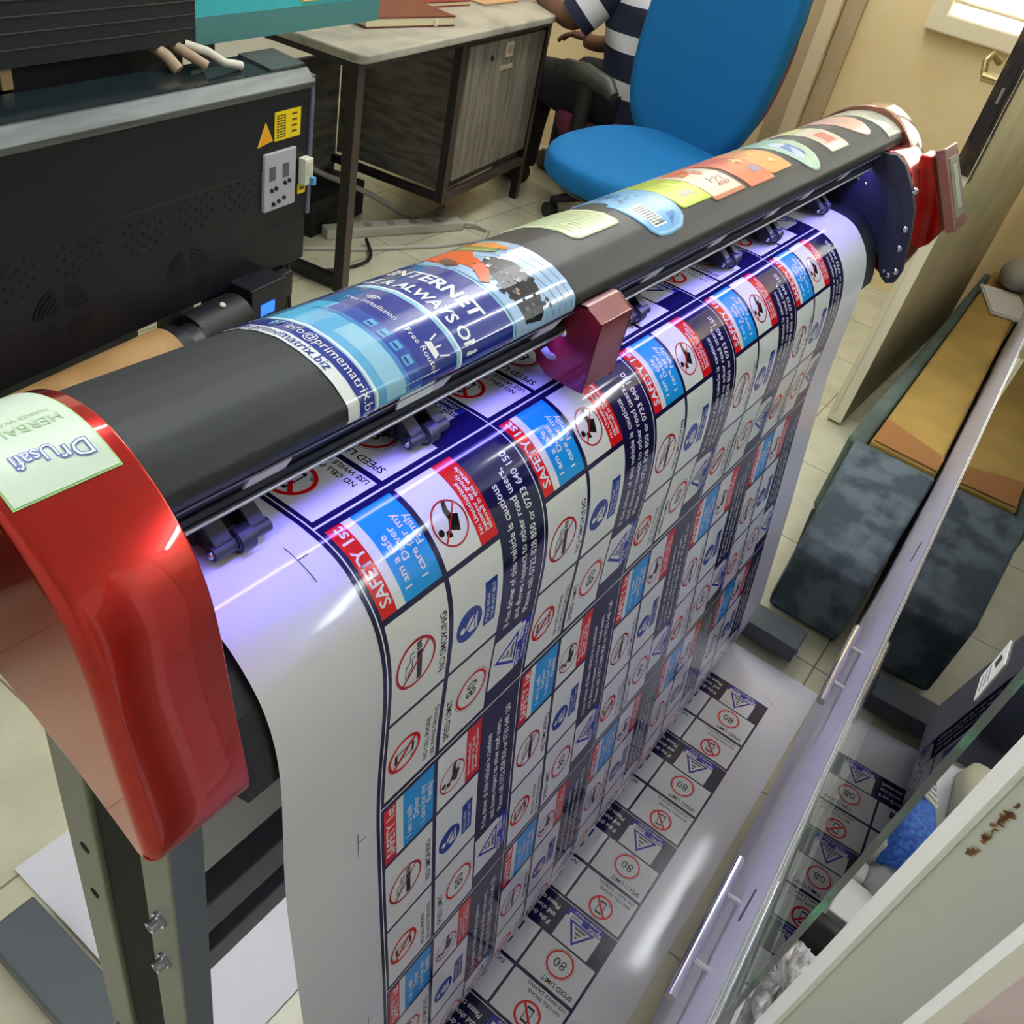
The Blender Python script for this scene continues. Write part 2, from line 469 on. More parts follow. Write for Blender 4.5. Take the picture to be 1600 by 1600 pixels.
# left cap sticker
WHT = mat('label_white', '#eef0ee', .35)
def cap_pt(x, s, off):
    y, z = CAPP.at(s, -off)
    return (x, y, z)
st = MB(); pale = mat('label_pale_green', '#cfe0cf', .35); gr = mat('label_green', '#9fd08a', .35); dgr = mat('label_leaf', '#a9c79f', .4); lime = mat('label_lime', '#c9dc6a', .4); blu = mat('label_blue', '#5c76c2', .35)
s0, s1 = .228, CAPP.L[-1] - .004
xa, xb = -.184, -.1285
def capm(off):
    return lambda gx, gy: cap_pt(xb - gx, s1 - gy, off)      # right = -X, up = towards the front
Hh = s1 - s0; Ww = xb - xa
rect(st, 0, 0, Ww, Hh, capm(.0006), gr, 1, 20)
rect(st, .001, .0, Ww - .001, Hh - .0012, capm(.0009), pale, 1, 20)
text(st, 'Dr', .0140, .006, Hh - .021, capm(.0012), blu, bold=.05); text(st, 'Usafi', .0120, .0215, Hh - .025, capm(.0012), blu, bold=.05, sx=.9)
text(st, 'Dr', .0140, .006, Hh - .021, capm(.0015), WHT, bold=-.002); text(st, 'Usafi', .0120, .0215, Hh - .025, capm(.0015), WHT, bold=-.002, sx=.9)
text(st, 'HERBAL', .0092, .006, Hh - .043, capm(.0012), dgr); text(st, 'HAND WASH', .0052, .008, Hh - .050, capm(.0012), dgr)
poly(st, [(.043, Hh - .040), (.047, Hh - .035), (.0545, Hh - .033), (.0545, Hh - .047), (.047, Hh - .047)], capm(.0012), lime)
poly(st, [(.03, Hh - .075), (.053, Hh - .07), (.054, Hh - .078), (.036, Hh - .079)], capm(.0012), lime)
st.build('label_sticker', PL, label='pale green wash label on the red end cap')

# far end: plate, red cap, control panel -----------------------
PLATE = [(.139, .882), (.20, .90), (.20, .93), (.13, .95), (.088, .955), (.072, .960), (.052, .964), (.034, .955), (.014, .932), (-.008, .900), (-.021, .858), (-.033, .805), (-.030, .786), (-.018, .780), (-.004, .788), (.013, .817), (.05, .84), (.1, .86)]
MB().prism(PLATE, 0, 1.185, 1.2, mat('navy_plate', '#2c2e3c', .5)).build('side_plate', PL, bevel=.001)
for y, z, r in ((.1, .925, .004), (.092, .913, .003), (.078, .91, .003), (.004, .925, .0055), (-.008, .868, .0055), (-.013, .838, .0055), (-.024, .803, .0055), (-.016, .793, .0045), (-.007, .797, .003)):
    MB().ball((1.185, y, z), (.002, r, r), CHROME, 12).build('plate_screw', PL)
capR = [(.20, .9), (.20, .94), (.13, .96), (.08, .96), (.062, .964), (.045, .962), (.022, .945), (.004, .915), (-.012, .872), (-.026, .815), (-.02, .79), (.0, .785), (.1, .83)]
MB().prism(capR, 0, 1.2, 1.3, RED).build('right_end_cap', PL, bevel=.004, label='candy red end cap at the far end')
ec = rounded_cap('end_cap_rim', 1.276, 1.345, .002, .006, mat('rim_wall_reflection', '#8a5648', .22, metal=.65, coat=1.0))  # red cap browned to paint in the beige wall it reflects
cp = [(.03, .955), (-.002, .975), (-.058, .885), (-.046, .845), (-.01, .81), (.02, .9)]
pan = MB().prism([(.035, .956), (.018, .958), (-.048, .858), (-.038, .832), (-.012, .806), (.02, .83)], 0, 1.285, 1.34, RED).build('control_housing', PL, bevel=.002)
a, b = Vector((.016, .968)), Vector((-.058, .858))
fr = MB(); tt = (b - a).normalized(); nn = Vector((-tt.y, tt.x)) if tt.x > 0 else Vector((tt.y, -tt.x)); nn = -nn if nn.x > 0 else nn
BR = mat('panel_brown', '#8a5a50', .35, coat=.6)
P = lambda u, w_: (a + tt * u + nn * w_)
q = [P(0, -.004), P(.132, -.004), P(.132, .012), P(0, .012)]
fr.prism([(p.x, p.y) for p in q], 0, 1.29, 1.375, BR)
panel = fr.build('control_panel', PL, bevel=.002, label='brown framed control panel')
q = [P(.018, .0122), P(.112, .0122), P(.112, .0135), P(.018, .0135)]
MB().prism([(p.x, p.y) for p in q], 0, 1.303, 1.362, mat('panel_screen', '#8d8c80', .25)).build('screen', panel)
q = [P(.03, .0136), P(.1, .0136), P(.1, .0142), P(.03, .0142)]
MB().prism([(p.x, p.y) for p in q], 0, 1.318, 1.345, mat('panel_overlay', '#a9a79a', .3)).build('button_strip', panel)

# platen and front guide, ribbed ------------------------------
SHEETPTS = [(.235, .874), (.16, .875), (.11, .8755), (.092, .8755), (.083, .8747), (.074, .8738), (.066, .8722), (.058, .8696), (.05, .8660), (.04, .8592), (.02, .8395), (.008, .815), (.001, .786), (-.003, .747), (-.009, .646), (-.023, .555), (-.040, .45), (-.057, .35), (-.076, .22), (-.088, .14)]
def sheet_points(back):
    low = [(-.091, .105), (-.088, .07), (-.07, .04), (-.04, .022), (back, .016), (back + .012, .012), (back + .014, .008), (back + .010, .0035), (back - .004, .0016), (-.06, .0014), (-.15, .0012), (-.275, .0012)]
    return smooth_poly(SHEETPTS + low, 2)
H1, H2, H3 = .086, .1, .1
HU = H1 + H2 + H3
def find_back():
    lo, hi = -.03, .12
    for _ in range(40):
        m = (lo + hi) / 2
        pr = Profile(sheet_points(m))
        if arc_at_y(pr, -.219) - arc_at_y0(pr, .083) < 4 * HU: lo = m
        else: hi = m
    return m
def arc_at_y(pr, y):
    for i in range(len(pr.p) - 1, 0, -1):
        if pr.p[i][0] <= y <= pr.p[i - 1][0]:
            return pr.L[i - 1] + (pr.L[i] - pr.L[i - 1]) * (pr.p[i - 1][0] - y) / max(pr.p[i - 1][0] - pr.p[i][0], 1e-9)
def arc_at_y0(pr, y):
    for i in range(1, len(pr.p)):
        if pr.p[i][0] <= y:
            return pr.L[i - 1] + (pr.L[i] - pr.L[i - 1]) * (pr.p[i - 1][0] - y) / max(pr.p[i - 1][0] - pr.p[i][0], 1e-9)
BACK = find_back()
SH = Profile(sheet_points(BACK))
S0 = arc_at_y0(SH, .083)
gd = MB(); RIB = mat('rib_black', '#23252f', .5)
gp = [(.20, .86), (.20, .8705), (.09, .8705), (.062, .865), (.04, .852), (.022, .833), (.010, .806), (.005, .785), (.004, .772), (.03, .762), (.06, .762), (.12, .80)]
gd.prism(gp, 0, LX, 1.185, RIB, caps=True)
MB.build(gd, 'platen', PL)
nr = 10
gpp = Profile(gp[2:8])
for xa_, xb_ in ((LX, -.1015), (1.113, 1.185)):
    rb = MB()
    for k in range(nr):
        t = .014 + k * .0135
        c = [gpp.at(t, -.0002), gpp.at(t + .008, -.0002), gpp.at(t + .008, -.0030), gpp.at(t, -.0010)]
        rb.prism(c, 0, xa_, xb_, mat('rib_edge', '#3a3c48', .4))
    rb.build('guide_ribs', PL)


# rails, light, reflector tags --------------------------------
rl = MB().box((LX, .088, .940), (1.185, .125, .957), NAVYM).box((LX, .113, .925), (1.185, .2, .945), NAVYM)
rl.prism([(.0745, .9565), (.088, .957), (.088, .9375), (.0845, .9375)], 0, LX, 1.185, mat('rail_navy', '#15172c', .6, spec=.3)).box((LX, .0878, .924), (1.185, .0895, .94), NAVYM).box((LX, .0788, .9376), (1.185, .0895, .9388), NAVYM).box((LX, .0788, .9338), (1.185, .0802, .944), NAVYM)  # last three boxes added to block, cut and hide the work light
rail = rl.build('front_rail', PL)
MB().cyl((LX, .0784, .9348), (1.185, .0784, .9348), .0013, mat('rail_line', '#b4b4cc', .35, .5), 10).build('rail_edge', PL, label='bright metal rail edge')
MB().cyl((LX, .0735, .9565), (1.2, .0735, .9565), .0006, mat('lip_metal', '#6a6a88', .5, .3), 8).build('cover_lip', PL)
for x in (-.045, .105, .25, .435, .585, .745, .865, 1.02):
    p0, p1 = Vector((x, .0745, .9572)), Vector((x, .0825, .9415))
    MB().obox((x, .0775, .9492), ((1, 0, 0), (0, .45, -.893), (0, .893, .45)), (.016, .0062, .0008), SILV).build('reflector_tag', PL, label='silver reflective tag')
led = MB().box((LX + .01, .0820, .9358), (1.18, .0866, .9374), mat('led_glow', '#ffffff', .5, emit='#7f76ff', es=LED_POWER)).build('work_light', PL, label='purple-blue work light strip under the cover')

# pinch rollers -----------------------------------------------
PINCH = mat('pinch_grey', '#30313a', .4); PINB = mat('pinch_black', '#17181e', .4); STEEL2 = mat('axle_steel', '#b8b8c8', .25, .9)
def pinch(x):
    MBb = MB().box((-.028, .012, .006), (.028, .05, .034), PINB).prism([(.012, .006), (.012, .03), (-.006, .018), (-.010, .012), (-.004, .004)], 0, -.024, -.0075, PINCH)
    MBb.prism([(.012, .006), (.012, .03), (-.006, .018), (-.010, .012), (-.004, .004)], 0, .0095, .024, PINCH)
    o = MBb.build('pinch_roller', PL, bevel=.001); o.location = (x, .102, .8768); o.scale = (.85, .85, .85)
    wv = MB().cyl((-.0055, -.006, .0105), (.0075, -.006, .0105), .0105, PINCH, 24).cyl((-.0058, -.006, .0105), (-.0052, -.006, .0105), .0075, STEEL2, 20)
    wv.build('wheel', o)
    ax = MB().cyl((-.027, -.006, .0105), (-.007, -.006, .0105), .0062, PINCH, 16).cyl((.009, -.006, .0105), (.026, -.006, .0105), .0062, PINCH, 16).ball((-.027, -.006, .0105), .0036, STEEL2, 10)
    ax.build('axle', o)
    return o
for x in (-.048, .135, .475, .72, .865, 1.065):
    pinch(x)

# red tool carriage -------------------------------------------
CR = mat('carriage_red', '#760722', .3, coat=.6)
cr = MB()
x0, x1 = .284, .338
side = [(.062, .966), (.046, .957), (.046, .889), (.052, .8885), (.085, .889), (.098, .897), (.105, .915), (.105, .945), (.072, .960), (.069, .966)]
cr.prism(side, 0, x0, x0 + .002, CR).prism(side, 0, x1 - .002, x1, CR)
cr.prism([(.046, .894), (.046, .957), (.048, .957), (.048, .894)], 0, x0, x1, CR)
cr.prism([(.046, .957), (.062, .966), (.0695, .966), (.0695, .963), (.062, .963), (.048, .955)], 0, x0, x1, CR)
cg = cr.build('tool_carriage', PL, bevel=.0006, label='dark red tool carriage cover on the rail')
MB().ball((x0 - .001, .078, .935), (.002, .004, .004), CHROME, 10).build('carriage_screw', cg)
MB().box((x0 + .008, .056, .90), (x1 - .008, .1, .95), NAVYM).build('tool_block', cg)
MB().tube([(x0 - .009, .088, .917), (x0 - .006, .084, .912), (x0 + .002, .082, .908)], .0032, mat('nylon_white', '#9a9aa8', .5), 10).build('cable_clip', cg)

# stand --------------------------------------------------------
def leg(xl, name, flip):
    e = .062
    m = MB().box((xl, .035, .05), (xl + .026, .069, .80), OLIVE)
    m.box((xl + .0, .125, .05), (xl + .026, .165, .80), OLIVE)
    m.box((xl + .004, .0685, .05), (xl + .04, .1255, .80), mat('channel_shade', '#07080c', .8))  # black filling stands in for the shaded inside of the channel
    o = m.build('leg', PL, bevel=.002)
    MB().box((xl + .001, .0345, .05), (xl + .0265, .036, .79), mat('post_slate', '#626a7c', .45)).build('front_face', o, bevel=.0005)
    for y, z in ((.052, .612), (.052, .545), (.15, .232)):
        b_ = MB().cyl((xl, y, z), (xl - .003, y, z), .0070, STEEL2, 20).cyl((xl - .003, y, z), (xl - .010, y, z), .0047, STEEL2, 16)
        b_.cyl((xl - .0101, y, z), (xl - .0103, y, z), .0024, NAVYM, 6)
        b_.build('bolt', o)
    for z in (.600, .528):
        MB().cyl((xl - .0004, .143, z), (xl + .002, .143, z), .0055, mat('hole_black', '#050508', .9), 16).build('bolt_hole', o)
    return o
leg(-.160, 'leg', False); leg(1.145, 'leg', True)
def foot(x0, x1, y0, y1):
    o = MB().box((x0, y0, .018), (x1, y1, .058), SLATE).build('foot', PL, bevel=.003, label='slate grey floor foot')
    for y in (y0 + .03, y1 - .03):
        MB().cyl(((x0 + x1) / 2, y, .0), ((x0 + x1) / 2, y, .018), .014, NAVYM, 14).build('castor_pad', o)
    MB().ball(((x0 + x1) / 2 - .01, y0 - .001, .03), (.007, .003, .007), STEEL2, 10).build('foot_bolt', o)
foot(-.176, -.108, -.05, .43); foot(1.128, 1.2, -.195, .43)
BEAM = mat('beam_slate', '#7d8496', .4, spec=.5)
MB().box((-.134, .062, .597), (1.145, .10, .70), mat('beam_lit', '#d8d8e6', .3, spec=.6)).build('upper_beam', PL, bevel=.002)  # paler than the other beams: light on it put into the colour
MB().box((-.134, .066, .483), (1.145, .10, .532), BEAM).build('middle_beam', PL, bevel=.002)
MB().box((-.134, .066, .41), (1.145, .10, .447), BEAM).build('lower_beam', PL, bevel=.002)
MB().box((-.134, .101, .41), (1.145, .106, .74), mat('gap_shade', '#0b0c12', .7)).build('gap_shade_plate', PL)  # added dark plate standing in for the shade between the beams
MB().box((LX, .12, .74), (1.185, .205, .86), NAVYM).build('chassis', PL)

# ================================================================ PRINTED SHEET
VW = mat('vinyl_white', '#e6e5ee', .09, spec=.5)  # white vinyl, faint lavender painted in for the work light's tint
def ink(n, c): return mat('ink_' + n, c, .09, spec=.5)
I_NAVY, I_WHITE, I_RED, I_BLUE, I_DBLUE, I_BLK, I_GREY, I_RING, I_VIO = ink('navy', '#1c1848'), ink('white', '#ececf0'), ink('red', '#e0161c'), ink('sky', '#1a9bee'), ink('deepblue', '#1c3f9a'), ink('black', '#141414'), ink('grey', '#77777c'), ink('ringred', '#b3161c'), ink('violet', '#2a2fae')
XL, XR = -.1, 1.112
def sp(u, v, off):
    y, z = SH.at(S0 + v, off)
    return (u, y, z)
LY = (.00012, .00024, .00036, .00048, .0006)
VEND = SH.L[-1] - S0 - .0005
sb = MB()
vs = [-S0 + .0005]
while vs[-1] < VEND: vs.append(min(vs[-1] + .004, VEND))
sb.grid(lambda u, v: sp(u, v, 0), [XL, .3, .7, XR], vs, VW)
def R(u0, v0, u1, v1, l, m):
    n = max(1, int(math.ceil(abs(v1 - v0) / .005)))
    sb.grid(lambda u, v: sp(u, v, LY[l]), [u0, u1], [v0 + (v1 - v0) * i / n for i in range(n + 1)], m)
def F(uc, vc, l):
    o = LY[l]
    return lambda gx, gy: sp(uc - gy, vc - gx, o)
VTOP = -.148
def unit(x, v):
    """one printed block, .2 wide, HU long; x, v = its near upper corner"""
    def RR(u0, v0, u1, v1, l, m):
        a, b = v + v0, v + v1
        if b <= VTOP: return
        R(x + u0, max(a, VTOP), x + u1, b, l, m)
    def FF(uc, vc, l): return F(x + uc, v + vc, l)
    vis = lambda vc: v + vc > VTOP + .03
    r1, r2, r3 = H1, H1 + H2, HU
    A0, A1, B0, B1, K0, K1 = .0045, .069, .0745, .1385, .141, .1985
    RR(0, .0, .2, HU, 0, I_NAVY)
    RR(.1988, 0, .2, HU, 1, I_WHITE); RR(0, .0008, .2, .0026, 2, I_WHITE)
    # row 1: SAFETY 1st and no goods
    if vis(.0):
        RR(A0, .008, A1, r1 - .004, 1, I_WHITE)
        RR(A0, .008, .0195, r1 - .004, 2, I_RED)
        RR(.0285, .008, A1, r1 - .004, 2, I_BLUE)
        text(sb, 'SAFETY 1st', .0145, 0, 0, FF(.0172, r1 - .011, 3), I_WHITE, bold=.02, sx=.93)
        for k, (s, vv) in enumerate((('I am a safe', r1 - .012), ('Driver', r1 - .030), ('I care for my', r1 - .012), ('Family', r1 - .034))):
            text(sb, s, .0098, 0, 0, FF(.0395 + k * .0090, vv, 3), I_WHITE, bold=.018)
        RR(B0, .008, B1, r1 - .004, 1, I_WHITE); RR(.1165, .008, B1, r1 - .004, 2, I_RED)
        c = FF(.0965, .052, 2)
        ring(sb, 0, 0, .0185, .0016, c, I_RING)
        c = FF(.0965, .052, 3)
        disc(sb, -.003, .0124, .003, c, I_BLK, 14)
        for q in ([(-.009, -.006), (.003, -.011), (.007, -.002), (-.004, .004)], [(.002, -.006), (.010, -.004), (.0165, -.006), (.0165, -.002), (.010, .001), (.003, .0)], [(-.004, .003), (-.010, .003), (-.009, .009), (-.004, .008)]):
            poly(sb, q, c, I_BLK)
        line(sb, (-.0125, .0125), (.0125, -.0125), .0014, FF(.0965, .052, 4), I_RING)
        for k, s in enumerate(('No Unauthorized', 'passenger or goods', 'allowed in this vehicle')):
            text(sb, s, .0066, 0, 0, FF(.1235 + k * .0056, r1 - .012, 3), I_WHITE, bold=.012, sx=.95)
    # row 2: no smoking, seat belt
    if vis(r1):
        RR(A0, r1 + .001, A1, r2 - .002, 1, I_WHITE)
        c = FF(.031, r1 + .051, 2)
        ring(sb, 0, 0, .0225, .0026, c, I_RING)
        c3 = FF(.031, r1 + .051, 3)
        poly(sb, [(-.018, -.0065), (.010, -.0065), (.010, -.001), (-.018, -.001)], c3, I_BLK)
        for k in range(3): poly(sb, [(.0115 + k * .0026, -.0065), (.0132 + k * .0026, -.0065), (.0132 + k * .0026, -.001), (.0115 + k * .0026, -.001)], c3, I_BLK)
        for a, b in (((.012, .001), (.012, .006)), ((.012, .006), (.004, .007)), ((.004, .007), (.003, .011)), ((.003, .011), (-.008, .012)), ((.008, .001), (.007, .004)), ((.007, .004), (-.001, .0045)), ((-.001, .0045), (-.004, .0085)), ((-.004, .0085), (-.012, .0105))):
            line(sb, a, b, .0009, c3, I_BLK)
        line(sb, (-.0155, .0155), (.0155, -.0155), .002, FF(.031, r1 + .051, 4), I_RING)
        text(sb, 'NO SMOKING', .0105, 0, 0, FF(.0665, r2 - .015, 2), I_BLK, bold=.010, sx=.92)
        RR(B0, r1 + .001, B1, r2 - .002, 1, I_WHITE)
        disc(sb, 0, 0, .0165, FF(.0955, r1 + .058, 2), I_DBLUE)
        c = FF(.0955, r1 + .058, 3)
        disc(sb, -.002, .0085, .0032, c, I_WHITE, 16); poly(sb, [(-.0095, -.010), (-.009, -.001), (-.004, .004), (.001, .004), (.006, -.001), (.008, -.010)], c, I_WHITE)
        line(sb, (-.007, .004), (.008, -.008), .0022, FF(.0955, r1 + .058, 4), I_DBLUE); line(sb, (-.008, -.007), (.012, -.006), .0014, FF(.0955, r1 + .058, 4), I_DBLUE)
        RR(.115, r1 + .029, .131, r1 + .075, 2, I_DBLUE)
        for k, s in enumerate(('PLEASE WEAR', 'YOUR SEAT BELT')):
            text(sb, s, .0056, 0, 0, FF(.1215 + k * .0066, r1 + .072, 3), I_WHITE, sx=.9)
    # row 3: no cell phone, speed limit, maker's mark
    if vis(r2):
        RR(A0, r2 + .002, A1, r3 - .004, 1, I_WHITE)
        c = FF(.0265, r2 + .052, 2)
        ring(sb, 0, 0, .0195, .0034, c, I_RED)
        c3 = FF(.0265, r2 + .052, 3)
        for q in ([(-.0055, -.0115), (.0055, -.0115), (.0055, -.0085), (-.0055, -.0085)], [(-.0055, .0085), (.0055, .0085), (.0055, .0115), (-.0055, .0115)], [(-.0055, -.0115), (-.0044, -.0115), (-.0044, .0115), (-.0055, .0115)], [(.0044, -.0115), (.0055, -.0115), (.0055, .0115), (.0044, .0115)]):
            poly(sb, q, c3, I_BLK)
        for k in range(2): line(sb, (-.008 - k * .002, -.013 + k * .001), (-.0115 - k * .001, -.008 - k * .001), .0008, c3, I_GREY)
        line(sb, (-.013, .013), (.013, -.013), .0034, FF(.0265, r2 + .052, 4), I_RED)
        text(sb, 'NO CELL PHONE', .0077, 0, 0, FF(.0575, r2 + .088, 2), I_BLK, bold=.010, sx=.92); text(sb, 'USE WHILE DRIVING', .0077, 0, 0, FF(.0668, r2 + .092, 2), I_BLK, bold=.010, sx=.92)
        RR(B0, r2 + .002, B1, r3 - .004, 1, I_WHITE)
        text(sb, 'SPEED LIMIT', .0108, 0, 0, FF(.0865, r2 + .090, 2), I_BLK, bold=.010, sx=.9)
        c = FF(.1135, r2 + .050, 2)
        ring(sb, 0, 0, .021, .0028, c, I_RED); ring(sb, 0, 0, .0228, .0004, c, I_BLK)
        text(sb, '80', .0205, 0, -.0072, c, I_BLK, align='c', bold=.0)
        RR(K0 + .0005, r2 + .016, K1 - .016, r2 + .078, 1, I_WHITE)
        RR(K1 - .0165, r2 + .016, K1 - .0008, r2 + .078, 1, I_VIO); RR(K1 - .0175, r2 + .020, K1 - .009, r2 + .043, 2, I_WHITE)
        c = FF(K0 + .004, r2 + .047, 2)
        o_ = [(-.024, -.035), (.024, -.035), (0, -.002)]
        poly(sb, [(-.0225, -.0355), (.0225, -.0355), (0, -.001)], c, I_VIO)
        poly(sb, [(-.0165, -.0325), (.0165, -.0325), (0, -.0068)], FF(K0 + .004, r2 + .047, 3), I_WHITE)
        poly(sb, [(-.011, -.0305), (.011, -.0305), (.008, -.0262), (-.008, -.0262)], FF(K0 + .004, r2 + .047, 4), I_GREY); poly(sb, [(-.006, -.0235), (.006, -.0235), (.0035, -.0195), (-.0035, -.0195)], FF(K0 + .004, r2 + .047, 4), I_GREY); poly(sb, [(-.0024, -.017), (.0024, -.017), (0, -.0125)], FF(K0 + .004, r2 + .047, 4), I_BLK)
        text(sb, 'apex', .0108, 0, 0, FF(K1 - .0105, r2 + .077, 3), I_WHITE, bold=.01, sx=1.1); text(sb, 'steel', .0100, 0, 0, FF(K1 - .0105, r2 + .0425, 3), I_VIO, sx=.95)
        text(sb, 'POWER TO BUILD', .0056, 0, 0, FF(K1 - .0028, r2 + .072, 3), I_WHITE, bold=.01)
    # band of writing
    if vis(.05):
        for k, s in enumerate(('If the driver of this vehicle is cautious', 'and shows respect to other road users,', 'Please call: 0722 828 850 or 0733 640 150')):
            text(sb, s, .0118, 0, 0, FF(.1575 + k * .0145, r2 + .004, 2), I_WHITE, bold=.015, sx=(.80, .80, .80)[k])
for i in range(-1, 4):
    for k in range(5):
        unit(k * .2, i * HU)
R(-.0042, VTOP, 0, 4 * HU, 0, I_NAVY); R(-.0006, VTOP, .0006, 4 * HU, 3, I_WHITE)
for i in range(5):                                  # cutting marks in the near margin
    v = i * HU
    if i < 4:
        line(sb, (-.02, 0), (.012, 0), .0006, F(-.026, v + .014, 3), I_BLK, 8); line(sb, (-.001, -.009), (-.001, 0), .0006, F(-.026, v + .014, 3), I_BLK)
line(sb, (-.012, 0), (.008, 0), .0006, F(1.018, 4 * HU - .01, 0), I_GREY); line(sb, (-.012, 0), (-.012, .01), .0006, F(1.018, 4 * HU - .01, 0), I_GREY)
sheet = sb.build('printed_sheet')
tag(sheet, 'glossy white vinyl sheet printed with blue and red road-safety signs, hanging from the plotter', 'printed sheet')

# ================================================================ BANNER AND STICKERS ON THE COVER
def cm(off): return lambda gx, gy: cov_pt(gx, gy, off)
def banner():
    b = MB(); off = .0006
    x0, x1 = .0135, .276; S1 = .185
    cB, cN, cL, cC, cW = mat('banner_blue', '#2a49a4', .15, coat=.5), mat('banner_navy', '#1d2f8c', .15, coat=.5), mat('banner_light', '#8fc3de', .15, coat=.5), mat('banner_cyan', '#5aa7d6', .15, coat=.5), mat('banner_white', '#e6ebee', .15, coat=.5)
    sky = mat('banner_sky', '#9dbce0', .15, coat=.3); org = mat('banner_orange', '#c4541f', .3, spec=.3); hat = mat('banner_hat', '#d98b3a', .2, coat=.5); grn = mat('banner_green', '#7d9a5c', .2, coat=.5); dk = mat('banner_dark', '#1a1c21', .3, spec=.3); grey = mat('banner_grey', '#565c64', .3, spec=.3)
    def B(xa, xb, sa, sb_, l, m): rect(b, xa, sa, xb, sb_, cm(off + l * .00015), m, 1, max(1, int(abs(sb_ - sa) / .004)))
    B(x0, x1, -.004, S1, 0, cW)
    B(.0235, .037, -.004, S1, 1, cN)
    B(.037, .0385, -.004, S1, 1, cL); B(.0385, .0405, -.004, S1, 1, cW); B(.0405, .083, -.004, S1, 1, cC); B(.048, .066, .0, .062, 2, cL); B(.070, .083, .0, .09, 2, cB); B(.066, .070, .0, .1, 2, mat('banner_mid', '#3f7ec0', .15, coat=.5))
    B(.083, .120, -.004, S1, 1, cN)
    B(.120, .124, -.004, S1, 1, cL); B(.124, .126, -.004, S1, 1, cW); B(.126, .192, -.004, S1, 1, cN); B(.188, .1905, -.004, S1, 2, cL)
    B(.1905, .2115, -.004, S1, 1, cL) ; B(.1925, x1, -.004, S1, 2, sky)
    def T(s, size, xb, s_start, m, l=3, **kw):       # reads over the cover towards the front, tops towards +X
        text(b, s, size, 0, 0, lambda gx, gy: cov_pt(xb + gy, s_start - gx, off + l * .00015), m, **kw)
    T('www.primematrix.biz', .0112, .0155, .128, cN, bold=.0, sx=.95)
    T('info@primematrix.biz', .0108, .0275, .085, cW, sx=.95)
    rect(b, .0270, .091, .0345, .099, cm(off + .00045), cW, 1, 2); rect(b, .0272, .0908, .0338, .0972, cm(off + .0006), cN, 1, 2)
    line(b, (.0340, .0905), (.0300, .094), .0007, cm(off + .00075), cW); line(b, (.0340, .0975), (.0300, .094), .0007, cm(off + .00075), cW)
    T('Free Installation', .0075, .0935, .098, cW); T('Free Router', .0075, .0925, .040, cW)
    for k, r in enumerate((.003, .0055, .008)):       # wifi fan
        n = 8; c0 = (.0990, .080)
        for i in range(n):
            a, a2 = -PI / 4 + PI / 2 * i / n, -PI / 4 + PI / 2 * (i + 1) / n
            poly(b, [(c0[0] + rr * math.cos(q), c0[1] + rr * math.sin(q)) for rr, q in ((r, a), (r, a2), (r + .0013, a2), (r + .0013, a))], cm(off + .00045), cW)
    poly(b, [(.0990, .012), (.0990, .026), (.1045, .024), (.1045, .014)], cm(off + .00045), cW)
    line(b, (.1045, .013), (.113, .0105), .0012, cm(off + .00045), cW); line(b, (.1045, .025), (.113, .0275), .0012, cm(off + .00045), cW); line(b, (.1045, .019), (.111, .019), .0012, cm(off + .00045), cW)
    for k in range(5):                                # small device icons
        s = .052 - k * .012
        poly(b, [(.0725, s), (.0725, s + .007), (.0805, s + .007), (.0805, s)], cm(off + .00045), cC); poly(b, [(.0745, s + .001), (.0745, s + .006), (.0765, s + .006), (.0765, s + .001)], cm(off + .0006), cN)
    T('RELIABLE & ALWAYS ON', .0165, .1315, .160, cW, bold=.025, sx=.86)
    T('FAST INTERNET', .0205, .1545, .160, cW, bold=.03, sx=.92)
    # picture: worker in orange with a hard hat over a dark unit and thin lines
    for k in range(5):
        line(b, (.215 + k * .012, .10 - k * .004), (.235 + k * .009, -.003), .0007, cm(off + .00045), grey, 14)
    polyc(b, [(.205, .035), (.212, .068), (.232, .078), (.245, .06), (.240, .030), (.226, .003), (.204, .006)], cm(off + .00045), dk)
    for k in range(60):
        xx = .199 + random.random() * .042; ss = .004 + random.random() * .068
        poly(b, [(xx, ss), (xx + .003, ss + .001), (xx + .0025, ss + .004), (xx - .001, ss + .003)], cm(off + .0006 + .00002 * (k % 5)), random.choice([grey, dk, dk, dk, dk, grey, cW, mat('banner_tan', '#a58a76', .2)]))
    polyc(b, [(.193, .085), (.205, .125), (.238, .120), (.243, .098), (.226, .085), (.214, .06), (.200, .048), (.193, .052), (.204, .068), (.203, .082)], cm(off + .00075), org)
    polyc(b, [(.193, .086), (.200, .10), (.21, .1), (.205, .086), (.199, .078)], cm(off + .0009), mat('banner_shadow', '#5b3a2c', .2))
    polyc(b, [(.236, .118), (.250, .112), (.256, .082), (.246, .078), (.238, .095)], cm(off + .0009), grn)
    polyc(b, [(.249, .122), (.262, .118), (.2675, .095), (.263, .078), (.257, .074), (.252, .09)], cm(off + .00105), hat)
    return b.build('advert_banner', PL, label='blue internet advert banner wrapped over the cover')
bn = banner()
MB().obox((.083, .0735, .959), ((1, 0, 0), (0, .2, -.98), (0, .98, .2)), (.018, .011, .0005), mat('tape_white', '#dfe6e8', .3)).build('tape_piece', PL)

